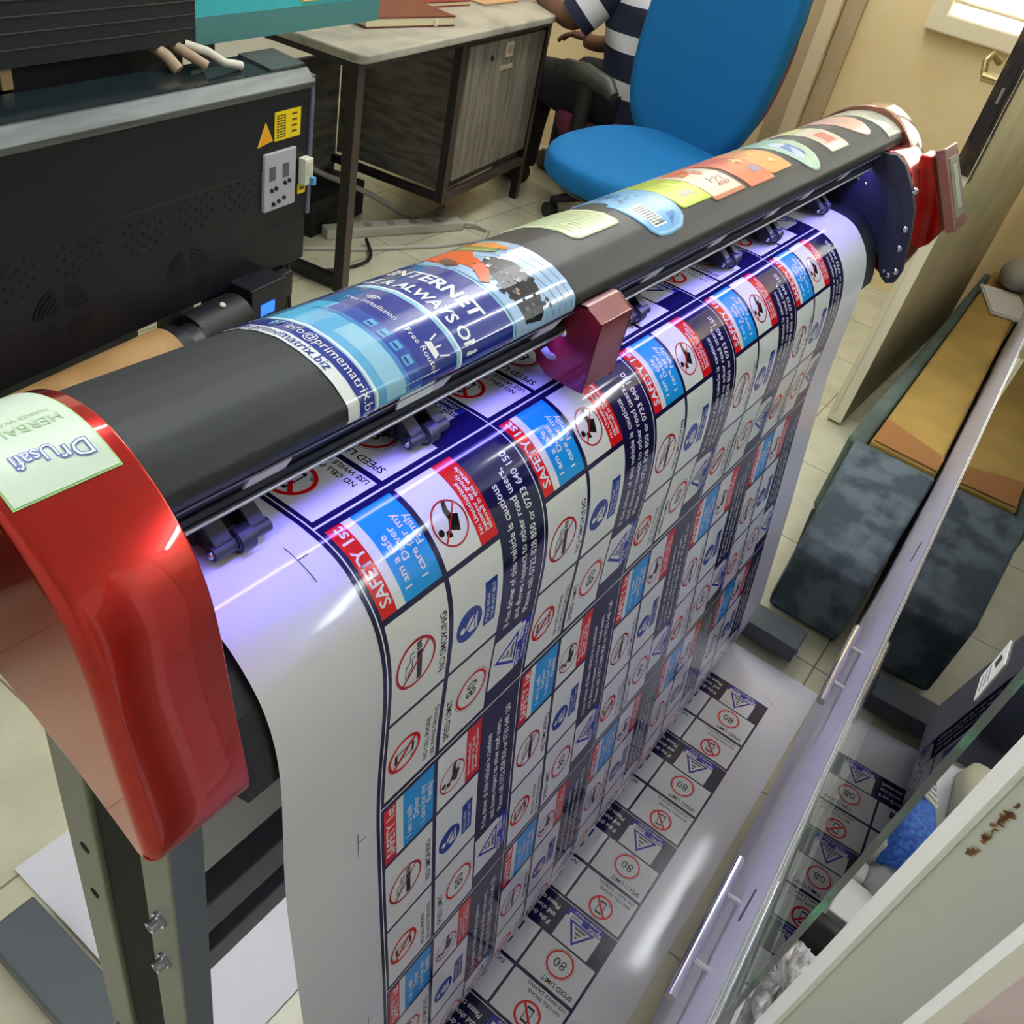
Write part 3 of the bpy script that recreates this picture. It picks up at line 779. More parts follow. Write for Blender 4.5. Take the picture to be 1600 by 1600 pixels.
def sticker(pts, col, label, rim=None, extra=None, off=.0011):
    b = MB(); m = mat('sticker_' + col.strip('#'), col, .28, coat=.3)
    cx = sum(p[0] for p in pts) / len(pts); cy = sum(p[1] for p in pts) / len(pts)
    n = len(pts)
    rimm = mat('sticker_' + rim.strip('#'), rim, .3) if rim else m
    def ringpts(f): return [(cx + (p[0] - cx) * f, cy + (p[1] - cy) * f) for p in pts]
    fs = [1.0, .93, .75, .5, .25, .0]
    v = []
    v += [cov_pt(p[0], p[1], .0001) for p in pts]
    for f in fs[:-1]: v += [cov_pt(p[0], p[1], off) for p in ringpts(f)]
    v.append(cov_pt(cx, cy, off))
    faces0 = [(k, (k + 1) % n, n + (k + 1) % n, n + k) for k in range(n)]
    faces1 = [(n + k, n + (k + 1) % n, 2 * n + (k + 1) % n, 2 * n + k) for k in range(n)]
    fr_ = []
    for r in range(2, 5): fr_ += [(r * n + k, r * n + (k + 1) % n, (r + 1) * n + (k + 1) % n, (r + 1) * n + k) for k in range(n)]
    fr_ += [(5 * n + k, 5 * n + (k + 1) % n, 6 * n) for k in range(n)]
    b.add(v, faces0 + faces1, rimm, True); b.add(v, fr_, m, True)
    if extra: extra(b, lambda l: cm(off + .00015 * l))
    return b.build('label_sticker', PL, label=label)
def dense(pts, d=.006):
    out = []
    for a, b in zip(pts, pts[1:] + pts[:1]):
        l = math.hypot(b[0] - a[0], b[1] - a[1]); n = max(1, int(l / d))
        out += [(a[0] + (b[0] - a[0]) * i / n, a[1] + (b[1] - a[1]) * i / n) for i in range(n)]
    return out
def rrect(x0, x1, s0_, s1_, r=.008):
    out = []
    for cx, cy, a0 in ((x1 - r, s0_ + r, -PI / 2), (x1 - r, s1_ - r, 0), (x0 + r, s1_ - r, PI / 2), (x0 + r, s0_ + r, PI)):
        out += [(cx + r * math.cos(a0 + PI / 2 * i / 5), cy + r * math.sin(a0 + PI / 2 * i / 5)) for i in range(6)]
    return dense(out)
mg = lambda c: mat('mark_' + c.strip('#'), c, .35)
def lines_(x0, x1, ss, c, n=7):
    def f(b, mp):
        for i in range(n):
            x = x0 + (x1 - x0) * i / (n - 1)
            line(b, (x, ss[0]), (x, ss[0] + (ss[1] - ss[0]) * (.6 + .4 * random.random())), .0012, mp(1), mg(c), 10)
    return f
sticker(rrect(.335, .415, .055, .15), '#c4d6ae', 'pale green label with fine print', '#d8e4c0', lines_(.345, .405, (.065, .135), '#98a888', 9))
def ex_blue(b, mp):
    rect(b, .448, .034, .472, .068, mp(1), mg('#e8eef2'), 1, 5)
    for k in range(9): rect(b, .450, .036 + k * .0034, .470, .0376 + k * .0034, mp(2), mg('#4a4a46'))
    for k in range(34):
        x = .450 + random.random() * .055; s = .075 + random.random() * .05
        rect(b, x, s, x + .004 + random.random() * .006, s + .003, mp(1), mg('#3a6a9e'))
    for k in range(6): line(b, (.478 + k * .004, .03 + k * .002), (.486 + k * .003, .045), .001, mp(1), mg('#2f62c0'))
sticker(dense([(.437, .085), (.436, .05), (.437, .032), (.445, .024), (.465, .0215), (.490, .0235), (.508, .034), (.518, .05), (.526, .09), (.530, .15), (.46, .15), (.453, .1), (.446, .088)]), '#62abe2', 'light blue label with a barcode', '#8cc4ee', ex_blue)
def ex_lime(b, mp):
    lines_(.535, .585, (.08, .135), '#8fae3a', 5)(b, mp)
    for k in range(5): poly(b, [(.545 + k * .005, .053 + (k % 2) * .004), (.552 + k * .005, .054), (.55 + k * .005, .064), (.543 + k * .005, .062)], mp(1), mg('#a3a892'))
sticker(rrect(.521, .590, .041, .15, .004), '#b9cf45', 'lime green label', '#c8dc62', ex_lime)
def ex_st(b, mp):
    polyc(b, [(.603, .085), (.60, .12), (.64, .125), (.645, .1), (.625, .088)], mp(1), mg('#b35a34')); polyc(b, [(.64, .108), (.645, .13), (.67, .128), (.66, .108)], mp(1), mg('#c86a3c'))
    rect(b, .632, .078, .640, .118, mp(1), mg('#c0583c'), 1, 6); rect(b, .643, .082, .648, .112, mp(1), mg('#c8705a'), 1, 5)
    for k in range(5): line(b, (.622 + k * .007, .058 + (k % 2) * .006), (.627 + k * .007, .070 - (k % 2) * .004), .0022, mp(1), mg('#6a5648')); line(b, (.626 + k * .006, .05), (.634 + k * .006, .056), .0015, mp(1), mg('#b04a44'))
    rect(b, .588, .035, .666, .0395, mp(1), mg('#c07858'), 10, 1)
sticker(rrect(.588, .668, .034, .15, .003), '#ded8c8', 'white label with rust-red sticks', '#b98068', ex_st)
def ex_or(b, mp):
    for k in range(7): poly(b, [(.78 + k * .004, .078 + (k % 3) * .006), (.788 + k * .004, .08 + (k % 3) * .006), (.785 + k * .004, .09 + (k % 3) * .005)], mp(1), mg('#e6c860'))
    poly(b, [(.785, .055), (.80, .053), (.803, .062), (.79, .064)], mp(1), mg('#e2bb8a'))
sticker(rrect(.752, .820, .037, .15, .006), '#dc9a58', 'orange label', '#e0a868', ex_or)
def ex_red(b, mp):
    for k in range(8):
        a = k * .8; poly(b, [(.733 + .010 * math.cos(a), .082 + .010 * math.sin(a)), (.733 + .010 * math.cos(a + .6), .082 + .010 * math.sin(a + .6)), (.733, .082)], mp(1), mg(['#c9cf7a', '#d8d8a0', '#c2453c'][k % 3]))
    for k in range(4): poly(b, [(.722 + k * .006, .048), (.727 + k * .006, .05), (.730 + k * .006, .062), (.724 + k * .006, .06)], mp(2), mg('#9a8fb0'))
sticker(rrect(.680, .752, .032, .15, .004), '#d66a4c', 'salmon red label with a flower', '#dd7f62', ex_red)
def ell(cx, cs, rx_, rs): return [(cx + rx_ * math.cos(2 * PI * k / 44), cs + rs * math.sin(2 * PI * k / 44)) for k in range(44)]
def ex_teal(b, mp):
    polyc(b, [(.868 + .018 * math.cos(2 * PI * k / 24), .065 + .026 * math.sin(2 * PI * k / 24)) for k in range(24)], mp(1), mg('#b8c8e0'))
    for k in range(4): polyc(b, [(.858 + k * .006, .055 + k * .004), (.864 + k * .006, .053 + k * .004), (.866 + k * .006, .072), (.858 + k * .006, .074)], mp(2), mg('#5a80b8'))
    polyc(b, [(.885, .045), (.892, .05), (.889, .08), (.882, .075)], mp(2), mg('#4a74b4'))
sticker(ell(.878, .085, .040, .068), '#a3c4ae', 'oval teal label', '#b4d6c0', ex_teal)
def ex_nut(b, mp):
    rect(b, .970, .045, 1.03, .075, mp(1), mg('#d8bcb0'), 1, 5)
    for k in range(4): polyc(b, [(.983 + k * .009, .048), (.990 + k * .009, .048), (.990 + k * .009, .072), (.983 + k * .009, .072)], mp(2), mg('#c46a5c'))
    rect(b, .960, .1, 1.02, .112, mp(1), mg('#c8c46a'), 1, 3)
sticker(rrect(.962, 1.036, .031, .15, .004), '#d0cfb6', 'cream label with red lettering', '#dcdcc4', ex_nut)
def ex_pink(b, mp):
    for k in range(14): 
        x, s = 1.10 + random.random() * .05, .07 + random.random() * .04
        poly(b, [(x, s), (x + .006, s + .001), (x + .005, s + .006), (x - .001, s + .005)], mp(1), mg(random.choice(['#a898b4', '#b9a8b8', '#d8907c'])))
sticker(ell(1.135, .095, .046, .062), '#d9aea0', 'oval pink label', '#e2beb0', ex_pink)
def ex_pale(b, mp):
    ring(b, 1.245, .06, .014, .003, mp(1), mg('#9ab0a2'))
    poly(b, [(1.238, .105), (1.25, .1), (1.252, .115), (1.24, .118)], mp(1), mg('#9a8f92'))
sticker(rrect(1.205, 1.282, .015, .15, .002), '#bfc4b2', 'pale grey-green label at the far end', None, ex_pale)

# ================================================================ BLACK PRINTER BEHIND
BPX = math.atan2(.1493, .9888)
BP = thing('large_format_printer', 'black large format printer with perforated panel behind the plotter', 'printer', (0, 1.004, 0), BPX)
PB = mat('printer_black', '#15161e', .45, spec=.35, bump=(600, .05)); PB2 = mat('printer_black_dark', '#15161b', .5); METB = mat('brushed_band', '#4c504f', .45, .5, noise=('#646967', 6, (1, 8, 8), .35, .65)); GLT = mat('lid_gloss', '#1b2428', .12, spec=.6)
S0b, S1b = -1.5, 1.06
body = [(0, .37), (.004, .36), (.10, .36), (.10, .71), (.0, .735)]
pb = MB().prism([(0, .368), (0, .464), (.0012, .468), (.0012, .59), (.0, .594), (0, .74), (.12, .74), (.12, .36), (.01, .36)], 0, S0b, S1b, PB)
fp = pb.build('front_panel', BP, bevel=.002)
MB().prism([(-.008, .738), (-.010, .75), (.012, .771), (.018, .771), (.018, .735)], 0, S0b, S1b + .004, METB).build('metal_trim', BP, bevel=.002, label='brushed metal top edge')
MB().prism([(.018, .745), (.018, .772), (.10, .778), (.10, .745)], 0, S0b, S1b, GLT).prism([(.018, .772), (.018, .776), (.10, .782), (.10, .778)], 0, S1b - .10, S1b + .004, METB).build('top_lid', BP)
MB().box((S1b, -.004, .47), (S1b + .012, .05, .76), mat('side_lilac', '#5a5a6c', .5)).build('side_trim', BP, bevel=.002)
HB = mat('hole_dark', '#050508', .9)
for cs in (.33, .46, .60, .73, .85):              # clusters of vent holes along the sloping band
    hp = MB()
    for i in range(7):
        for j in range(6):
            if (i + j) % 2 == 0 and abs(i - 3) + abs(j - 2.5) < 4.6:
                hp.cyl((cs - .045 + i * .014, .0008, .545 - .0 + j * .0115 - .03 + (.0 if cs < .7 else .012)), (cs - .045 + i * .014, -.0004, .545 + j * .0115 - .03 + (.0 if cs < .7 else .012)), .0026, HB, 8)
    hp.build('vent_cluster', BP)
for s, z in ((.41, .452), (.70, .432)):           # round fan grilles: slotted arcs
    fg = MB()
    for k in range(5):
        r = .020 + k * .0085
        for q in range(4):
            a0 = PI / 4 + q * PI / 2 - .56; n = 7
            for i in range(n):
                a, a2 = a0 + 1.12 * i / n, a0 + 1.12 * (i + 1) / n
                fg.add([(s + rr * math.cos(t), -.0006, z + rr * math.sin(t)) for rr, t in ((r, a), (r, a2), (r + .0045, a2), (r + .0045, a))], [(0, 1, 2, 3)], HB)
    fg.build('fan_grille', BP)
plate = MB().box((.915, -.006, .508), (1.015, .004, .627), mat('control_lilac', '#a9aab4', .4)).build('control_plate', BP, bevel=.002, label='pale control plate with buttons')
for s in (.938, .980):
    MB().box((s - .008, -.0075, .572), (s + .010, -.0055, .600), mat('display_grey', '#55565c', .3)).build('display', plate)
for s, z in ((.936, .552), (.950, .554), (.978, .560), (.992, .562), (.942, .522), (.959, .525), (.976, .529)):
    MB().cyl((s, -.010, z), (s, -.005, z), .0042, PB2, 12).build('button', plate)
YE = mat('warn_yellow', '#e3c813', .4); DKT = mat('warn_ink', '#5c5010', .5)
wl = MB().box((.949, -.0015, .647), (1.030, .004, .703), YE)
for k in range(9): 
    for i in range(3): wl.box((.955 + i * .010, -.002, .652 + k * .0052), (.955 + i * .010 + .0075, -.001, .6548 + k * .0052), DKT)
for k in range(4): wl.box((1.002, -.002, .657 + k * .0115), (1.018, -.001, .661 + k * .0115), DKT)
wl.build('warning_label', BP, label='yellow text warning label')
MB().prism([(.898, .643), (.944, .650), (.922, .688)], 1, -.0015, .004, mat('warn_rim', '#e0b42a', .4)).prism([(.904, .647), (.939, .6525), (.922, .681)], 1, -.002, -.001, mat('warn_orange', '#e59a1c', .4)).build('warning_triangle', BP, label='orange warning triangle')
sw = MB().box((1.030, -.020, .545), (1.056, .0, .600), mat('breaker_white', '#dcdccb', .4)).box((1.034, -.022, .566), (1.052, -.019, .594), mat('breaker_cream', '#c6c6ae', .45)).build('breaker_switch', BP, bevel=.003, label='white breaker switch')
MB().box((1.044, -.030, .545), (1.056, -.018, .562), mat('breaker_blue', '#4f87b8', .4)).build('toggle', sw, bevel=.002)
MB().box((1.028, -.003, .522), (1.052, .0, .543), YE).box((1.033, -.0035, .53), (1.047, -.0025, .537), DKT).build('switch_tag', BP)
HBm = mat('hood_black', '#202225', .42, spec=.4)
hd = MB().box((S0b, .10, .812), (.848, .45, 1.12), HBm)
for k in range(6):
    hd.box((S0b, .0985, .835 + k * .022), (.848, .1005, .8385 + k * .022), PB2)
hd.build('hood', BP, bevel=.003)
MB().box((-1.5, .06, .02), (.62, .46, .355), PB2).build('dark_filler_box', BP)  # added dark box, darkens the cap's reflection and the gap behind the roll
MB().box((S0b, .30, .36), (1.02, .46, .82), PB2).box((.50, .16, .74), (.74, .30, .82), PB2).build('rear_chassis', BP)
MB().box((.455, .12, .775), (.475, .17, .812), mat('bracket_tan', '#a08c66', .5)).build('bracket', BP)
cbm = mat('cable_white', '#cfcabb', .45); cbt = mat('cable_tan', '#a08a72', .5)
MB().tube([(.82, .10, .812), (.845, .07, .805), (.865, .05, .79), (.905, .045, .782)], .008, cbm, 10).build('cable', BP)
MB().tube([(.80, .12, .812), (.81, .08, .80), (.83, .06, .785)], .010, cbt, 10).tube([(.76, .13, .812), (.765, .09, .80), (.77, .07, .782)], .011, cbt, 10).build('hose', BP)
TE = mat('teal_panel', '#3fb0b8', .35); TE2 = mat('teal_dark', '#4b7f7d', .4)
eh = MB().prism([(.12, .838), (.115, .845), (.115, 1.12), (.46, 1.12), (.46, .803), (.15, .803)], 0, .852, 1.46, TE).build('end_housing', BP, bevel=.003, label='teal end housing')
MB().prism([(.1145, .806), (.1142, .848), (.1152, .848), (.1155, .806)], 0, .852, 1.46, TE2).box((.852, .115, .80), (1.46, .46, .8065), TE2).build('lower_strip', eh)
MB().box((1.17, .112, .856), (1.40, .1145, .94), mat('note_yellow', '#cdb52a', .5)).box((1.175, .1113, .858), (1.26, .1122, .94), mat('note_white', '#e4d6c4', .5)).build('note_label', eh)
for s in (-.6, .3):                                # legs on the floor
    MB().box((s - .03, .2, .0), (s + .03, .30, .36), PB2).build('leg', BP)
MB().box((.90, .22, 0), (.94, .30, .36), PB2).build('leg', BP)
MB().tube([(1.03, .02, .36), (1.035, .01, .2), (1.03, .0, .02)], .005, PB2, 8).tube([(1.01, .02, .36), (1.012, .0, .2), (1.0, -.01, .02)], .005, PB2, 8).build('power_lead', BP)
# take-up drive under the printer
dv = MB().box((.815, -.06, .28), (.925, .08, .385), PB).box((.93 - .01, -.02, .3), (1.0, .06, .36), PB2)
dr = dv.build('take_up_drive', BP, bevel=.003)
MB().box((.842, -.0615, .318), (.886, -.0595, .344), mat('lcd_blue', '#1c5cff', .3, emit='#1f5dff', es=2.2)).build('lcd_screen', dr, label='glowing blue display')
mo = MB().cyl((.66, -.035, .325), (.80, -.035, .325), .05, PB2, 24).cyl((.62, -.05, .33), (.67, -.05, .33), .036, PB2, 24)
mo.box((.70, -.05, .345), (.80, -.01, .37), PB).build('take_up_motor', BP)
MB().cyl((.742, -.045, .372), (.742, -.048, .378), .006, mat('motor_stud', '#c9c4b0', .4), 12).build('motor_stud', BP)
MB().cyl((.575, -.066, .335), (.605, -.066, .335), .052, PB, 28).cyl((.58, -.066, .335), (.65, -.066, .335), .03, mat('flange_grey', '#3a3c42', .4), 20).build('roll_flange', BP)
KR = mat('kraft_brown', '#b08a58', .6, noise=('#a17a4a', 14, (1, 1, 1), .4, .65))
ro = MB().cyl((-.60, -.066, .335), (.572, -.066, .335), .057, KR, 40).cyl((.5721, -.066, .335), (.573, -.066, .335), .042, mat('roll_core', '#7a5a34', .7), 24).build('kraft_paper_roll')
ro.location = (0, 1.004, 0); ro.rotation_euler = (0, 0, BPX)
tag(ro, 'brown kraft paper roll lying in front of the black printer', 'paper roll')

# ================================================================ DESK
DYAW = math.atan2(.167, .986)
DK = thing('office_desk', 'grey laminate desk with dark metal legs behind the printers', 'desk', (1.52, 1.47, 0), DYAW)
LAM = mat('desk_laminate', '#b5b0a0', .4, noise=('#8e8a7e', 7, (1, 1.6, 1), .42, .68)); LEGM = mat('desk_metal', '#574b45', .4, .4); LEGD = mat('desk_metal_dark', '#1d1b1b', .4, .3)
dt = MB()
tp = rrect(-.045, 1.30, -.04, .58, .035)
dt.prism(tp, 2, .668, .692, LAM)
dt.build('tabletop', DK, bevel=.006, seg=3)
def dleg(s, t, z0, z1, w_=.034):
    MB().box((s, t, z0), (s + w_, t + w_, z1), LEGM).box((s - .001, t + .001, z0), (s, t + w_ - .001, z1), LEGD).build('leg', DK, bevel=.002)
dleg(.0, .0, 0, .668); dleg(.575, .0, .14, .668, .03); dleg(1.22, .0, .0, .668, .03); dleg(.0, .50, 0, .668); dleg(1.22, .5, 0, .668, .03)
MB().box((.03, .002, .640), (1.24, .03, .668), LEGM).box((.0, .03, .64), (.03, .5, .668), LEGD).box((.575, .0, .14), (1.24, .025, .168), LEGM).box((.0, .03, .01), (.03, .55, .045), LEGD).box((.575, .03, .14), (.60, .5, .165), LEGD).build('frame', DK, bevel=.002)
WOODG = mat('grey_wood', '#8f877a', .55, noise=('#5e584e', 4, (14, 14, 1.2), .35, .7)); WOODD = mat('grey_wood_dark', '#6a655c', .6, noise=('#3d3b37', 4, (3, 3, 16), .35, .7))
pc = thing('drawer_cabinet', 'grey wood grain cabinet fitted under the desk', 'cabinet', (1.52, 1.47, 0), DYAW)
MB().box((.607, .028, .17), (1.218, .46, .636), WOODD).build('body', pc)
cdr = MB().box((.632, .004, .205), (1.214, .027, .632), WOODG).build('door', pc, bevel=.002)
MB().box((.79, -.002, .575), (.797, .004, .59), mat('lock_black', '#15150f', .5)).build('lock', cdr)
MB().box((.86, -.001, .535), (.96, .004, .549), mat('handle_cream', '#a39a7c', .5)).build('pull', cdr, bevel=.002)
MB().box((.895, -.0005, .575), (.945, .004, .62), mat('seal_pale', '#c9c1b4', .5)).box((.905, -.001, .585), (.935, .003, .612), mat('seal_pink', '#c08a7a', .5)).build('paper_label', cdr)
MB().box((.60, .46, .02), (.05, .475, .50), WOODD).build('modesty_panel', DK)
# things on the desk
LEA = mat('leather_brown', '#6b2f1c', .45, bump=(300, .1)); PAGE = mat('paper_cream', '#d2c8a4', .6)
def book(name, s, t, a, w_, l_, h_, cm_, label, group=None):
    o = thing(name, label, 'book', (0, 0, 0), 0, group)
    c, s_ = math.cos(DYAW), math.sin(DYAW)
    o.location = (1.52 + s * c - t * s_, 1.47 + s * s_ + t * c, .693); o.rotation_euler = (0, 0, DYAW + a)
    MB().box((-w_ / 2, -l_ / 2, 0), (w_ / 2, l_ / 2, .004), cm_).box((-w_ / 2, -l_ / 2, h_ - .004), (w_ / 2, l_ / 2, h_), cm_).box((-w_ / 2, l_ / 2 - .004, 0), (w_ / 2, l_ / 2, h_), cm_).build('cover', o, bevel=.001)
    MB().box((-w_ / 2 + .004, -l_ / 2 + .002, .004), (w_ / 2 - .004, l_ / 2 - .006, h_ - .004), PAGE).build('pages', o)
book('leather_diary', .40, .17, -.25, .36, .20, .028, LEA, 'brown leather diary nearest the desk edge')
book('red_folder', .70, .30, -.15, .42, .22, .016, mat('folder_red', '#7d2a22', .5), 'dark red folder behind the brown diary')
ms = MB().ball((0, 0, .014), (.05, .03, .02), mat('mouse_black', '#101014', .3), 18).build('computer_mouse')
ms.location = (2.25, 1.86, .708); tag(ms, 'black computer mouse on the dark red folder', 'mouse')
en = MB().box((-.12, -.08, 0), (.12, .08, .006), mat('envelope_tan', '#c09a6c', .6)).build('paper_envelope', bevel=.001); en.location = (2.55, 1.86, .693); en.rotation_euler = (0, 0, .1); tag(en, 'tan paper envelope at the far end of the desk', 'envelope')
nt = MB().box((-.07, -.05, 0), (.07, .05, .02), mat('note_pad', '#cfc6a4', .55)).build('note_pad', bevel=.003); nt.location = (2.02, 1.66, .693); nt.rotation_euler = (0, 0, .3); tag(nt, 'cream note pad half under the brown diary', 'note pad')
# floor clutter under the desk
ps = thing('power_strip', 'white power strip on the floor under the desk', 'power strip', (2.02, 1.70, 0), math.atan2(-.12, .32))
PWH = mat('strip_white', '#b9b5a8', .45)
MB().box((-.27, -.028, 0), (.27, .028, .035), PWH).build('body', ps, bevel=.006)
for k in range(5): MB().cyl((-.2 + k * .09, 0, .035), (-.2 + k * .09, 0, .0365), .016, mat('socket_grey', '#8c887c', .5), 14).build('socket', ps)
MB().tube([(.27, 0, .02), (.33, -.01, .015), (.36, -.06, .008), (.30, -.12, .006), (.1, -.14, .006), (-.2, -.12, .006), (-.5, -.05, .006)], .008, PWH, 10).build('lead', ps)
ub = MB().box((-.16, -.09, 0), (.16, .09, .12), mat('box_black', '#141416', .5)).box((-.14, -.091, .03), (.14, -.089, .09), mat('box_black2', '#0c0c0e', .6)).build('battery_unit', bevel=.006); ub.location = (1.86, 1.93, 0); ub.rotation_euler = (0, 0, .2); tag(ub, 'black battery backup unit on the floor behind the power strip', 'battery unit')
def cable(pts, r, m, label):
    o = MB().tube(pts, r, m, 8).build('floor_cable'); tag(o, label, 'cable'); return o
def cr_(pts, n=6):
    out = []
    P_ = [Vector(p) for p in pts]; P_ = [P_[0]] + P_ + [P_[-1]]
    for i in range(1, len(P_) - 2):
        for k in range(n):
            t = k / n; a, b, c, d = P_[i - 1:i + 3]
            out.append(.5 * ((2 * b) + (c - a) * t + (2 * a - 5 * b + 4 * c - d) * t * t + (3 * b - a - 3 * c + d) * t ** 3))
    out.append(P_[-1]); return out
cable(cr_([(1.35, 1.9, .42), (1.36, 1.9, .2), (1.38, 1.8, .03), (1.55, 1.62, .008), (1.75, 1.58, .008), (1.85, 1.68, .02)]), .006, PB2, 'black cable looping down behind the desk leg')
cable(cr_([(1.75, 2.02, .38), (1.80, 1.96, .2), (1.95, 1.80, .125), (2.15, 1.72, .02), (2.35, 1.75, .012)]), .010, mat('grey_flex', '#8d8880', .5), 'grey flex hanging under the desk')
cd_ = MB().box((-.14, -.02, 0), (.14, .02, .40), mat('carton_brown', '#8a6a48', .7)).box((-.141, -.0215, .17), (.141, .0215, .185), mat('carton_tape', '#6a5236', .6)).build('cardboard_sheet', bevel=.002); cd_.location = (1.42, 2.05, 0); cd_.rotation_euler = (0, 0, .15); tag(cd_, 'brown cardboard carton panel standing behind the printer', 'cardboard')
ob = MB().prism(rrect(-.16, .16, .0, .36, .09), 1, -.10, .10, mat('orange_board', '#9a6228', .5)).build('orange_pouffe', bevel=.01); ob.location = (3.0, 2.3, 0); ob.rotation_euler = (0, 0, .2); tag(ob, 'orange brown round-topped pouffe beside the desk cabinet', 'pouffe')

# ================================================================ OFFICE CHAIRS
BLU = mat('chair_blue', '#15679f', .75, spec=.2, bump=(900, .25)); MAR = mat('chair_maroon', '#6e2a44', .75, bump=(900, .2)); PLB = mat('chair_plastic', '#191a1c', .45); ARM = mat('arm_rubber', '#3f3f38', .4)
def superpad(rx_, ry_, th, e, m, n=40, rings=8):
    """rounded cushion lying in XY, centre at origin"""
    mb = MB(); v = []; fs = []
    for i in range(rings + 1):
        a = -PI / 2 + PI * i / rings
        k = max(math.cos(a), 0) ** .5; z = th / 2 * math.sin(a)
        for j in range(n):
            t = 2 * PI * j / n
            c, s = math.cos(t), math.sin(t)
            v.append(((abs(c) ** e) * (1 if c > 0 else -1) * rx_ * (.88 + .12 * k if k > 0 else 0.0001), (abs(s) ** e) * (1 if s > 0 else -1) * ry_ * (.88 + .12 * k), z))
    for i in range(rings):
        for j in range(n):
            fs.append((i * n + j, i * n + (j + 1) % n, (i + 1) * n + (j + 1) % n, (i + 1) * n + j))
    mb.add(v, fs, m, True)
    mb.add(v[:n], [tuple(range(n - 1, -1, -1))], m, True); mb.add(v[-n:], [tuple(range(n))], m, True)
    return mb
def xform(mb, M):
    mb.v = [tuple(M @ Vector(p)) for p in mb.v]; return mb
def chair_base(t, zseat, spread=.30):
    MB().cyl((0, 0, .09), (0, 0, zseat - .06), .026, PLB, 16).cyl((0, 0, .2), (0, 0, .3), .034, PLB, 16).build('gas_column', t)
    b = MB()
    for k in range(5):
        a = 2 * PI * k / 5 + .3
        b.tube([(0, 0, .11), (spread * .6 * math.cos(a), spread * .6 * math.sin(a), .09), (spread * math.cos(a), spread * math.sin(a), .07)], [.03, .022, .016], PLB, 10)
    b.build('star_base', t)
    for k in range(5):
        a = 2 * PI * k / 5 + .3; x, y = spread * math.cos(a), spread * math.sin(a)
        MB().cyl((x - .02, y, .03), (x - .004, y, .03), .03, PLB, 16).cyl((x + .004, y, .03), (x + .02, y, .03), .03, PLB, 16).cyl((x, y, .03), (x, y, .075), .008, PLB, 8).build('castor', t)
bc = thing('office_chair', 'empty bright blue fabric swivel chair behind the plotter', 'chair', (2.16, .93, 0), 0)
xform(superpad(.35, .27, .075, .8, BLU), Matrix.Translation((.05, -.02, .475))).build('seat', bc)
xform(superpad(.31, .25, .03, .85, PLB), Matrix.Translation((.05, -.02, .43))).build('seat_shell', bc)
# back cushion: upright, slightly reclined, facing -X
Mb = Matrix.Translation((.42, .045, .83)) @ Matrix.Rotation(-.18, 4, 'Z') @ Matrix.Rotation(.12, 4, 'Y') @ Matrix.Rotation(PI / 2, 4, 'Y')
xform(superpad(.40, .265, .08, .72, BLU), Mb).build('backrest', bc)
Mb2 = Matrix.Translation((.47, .045, .83)) @ Matrix.Rotation(-.18, 4, 'Z') @ Matrix.Rotation(.12, 4, 'Y') @ Matrix.Rotation(PI / 2, 4, 'Y')
xform(superpad(.37, .26, .03, .72, PLB), Mb2).build('back_shell', bc)
MB().box((.02, -.04, .415), (.47, .04, .432), PLB).tube([(.43, .0, .425), (.49, .0, .46), (.51, .0, .60)], .03, PLB, 10).build('back_bracket', bc)
MB().box((.30, .05, .44), (.37, .16, .50), mat('bracket_tan2', '#8c7048', .5)).build('tilt_plate', bc, bevel=.004)
chair_base(bc, .47)
mc = thing('office_chair', 'maroon swivel chair with black armrests, the seated person on it', 'chair', (2.96, 1.33, 0), -.25)
xform(superpad(.30, .29, .08, .75, MAR), Matrix.Translation((0, 0, .345))).build('seat', mc)
xform(superpad(.29, .28, .03, .8, PLB), Matrix.Translation((0, 0, .295))).build('seat_shell', mc)
Mm = Matrix.Translation((.06, -.33, .66)) @ Matrix.Rotation(.10, 4, 'X') @ Matrix.Rotation(PI / 2, 4, 'X')
xform(superpad(.26, .27, .06, .75, MAR), Mm).build('backrest', mc)
MB().box((-.04, -.36, .275), (.04, .0, .29), PLB).tube([(0, -.34, .285), (0, -.38, .36), (0, -.38, .52)], .025, PLB, 10).build('back_bracket', mc)
for s in (-1, 1):
    a = MB().tube([(s * .27, .02, .29), (s * .33, .01, .33), (s * .335, -.0, .42), (s * .33, .0, .535)], [.03, .032, .03, .03], PLB, 12)
    arm = a.build('arm_support', mc)
    MB().tube([(s * .33, .14, .525), (s * .33, .12, .55), (s * .33, .03, .558), (s * .33, -.09, .552), (s * .33, -.13, .53)], [.018, .031, .035, .032, .02], ARM, 14).build('armrest_pad', arm)
chair_base(mc, .33)

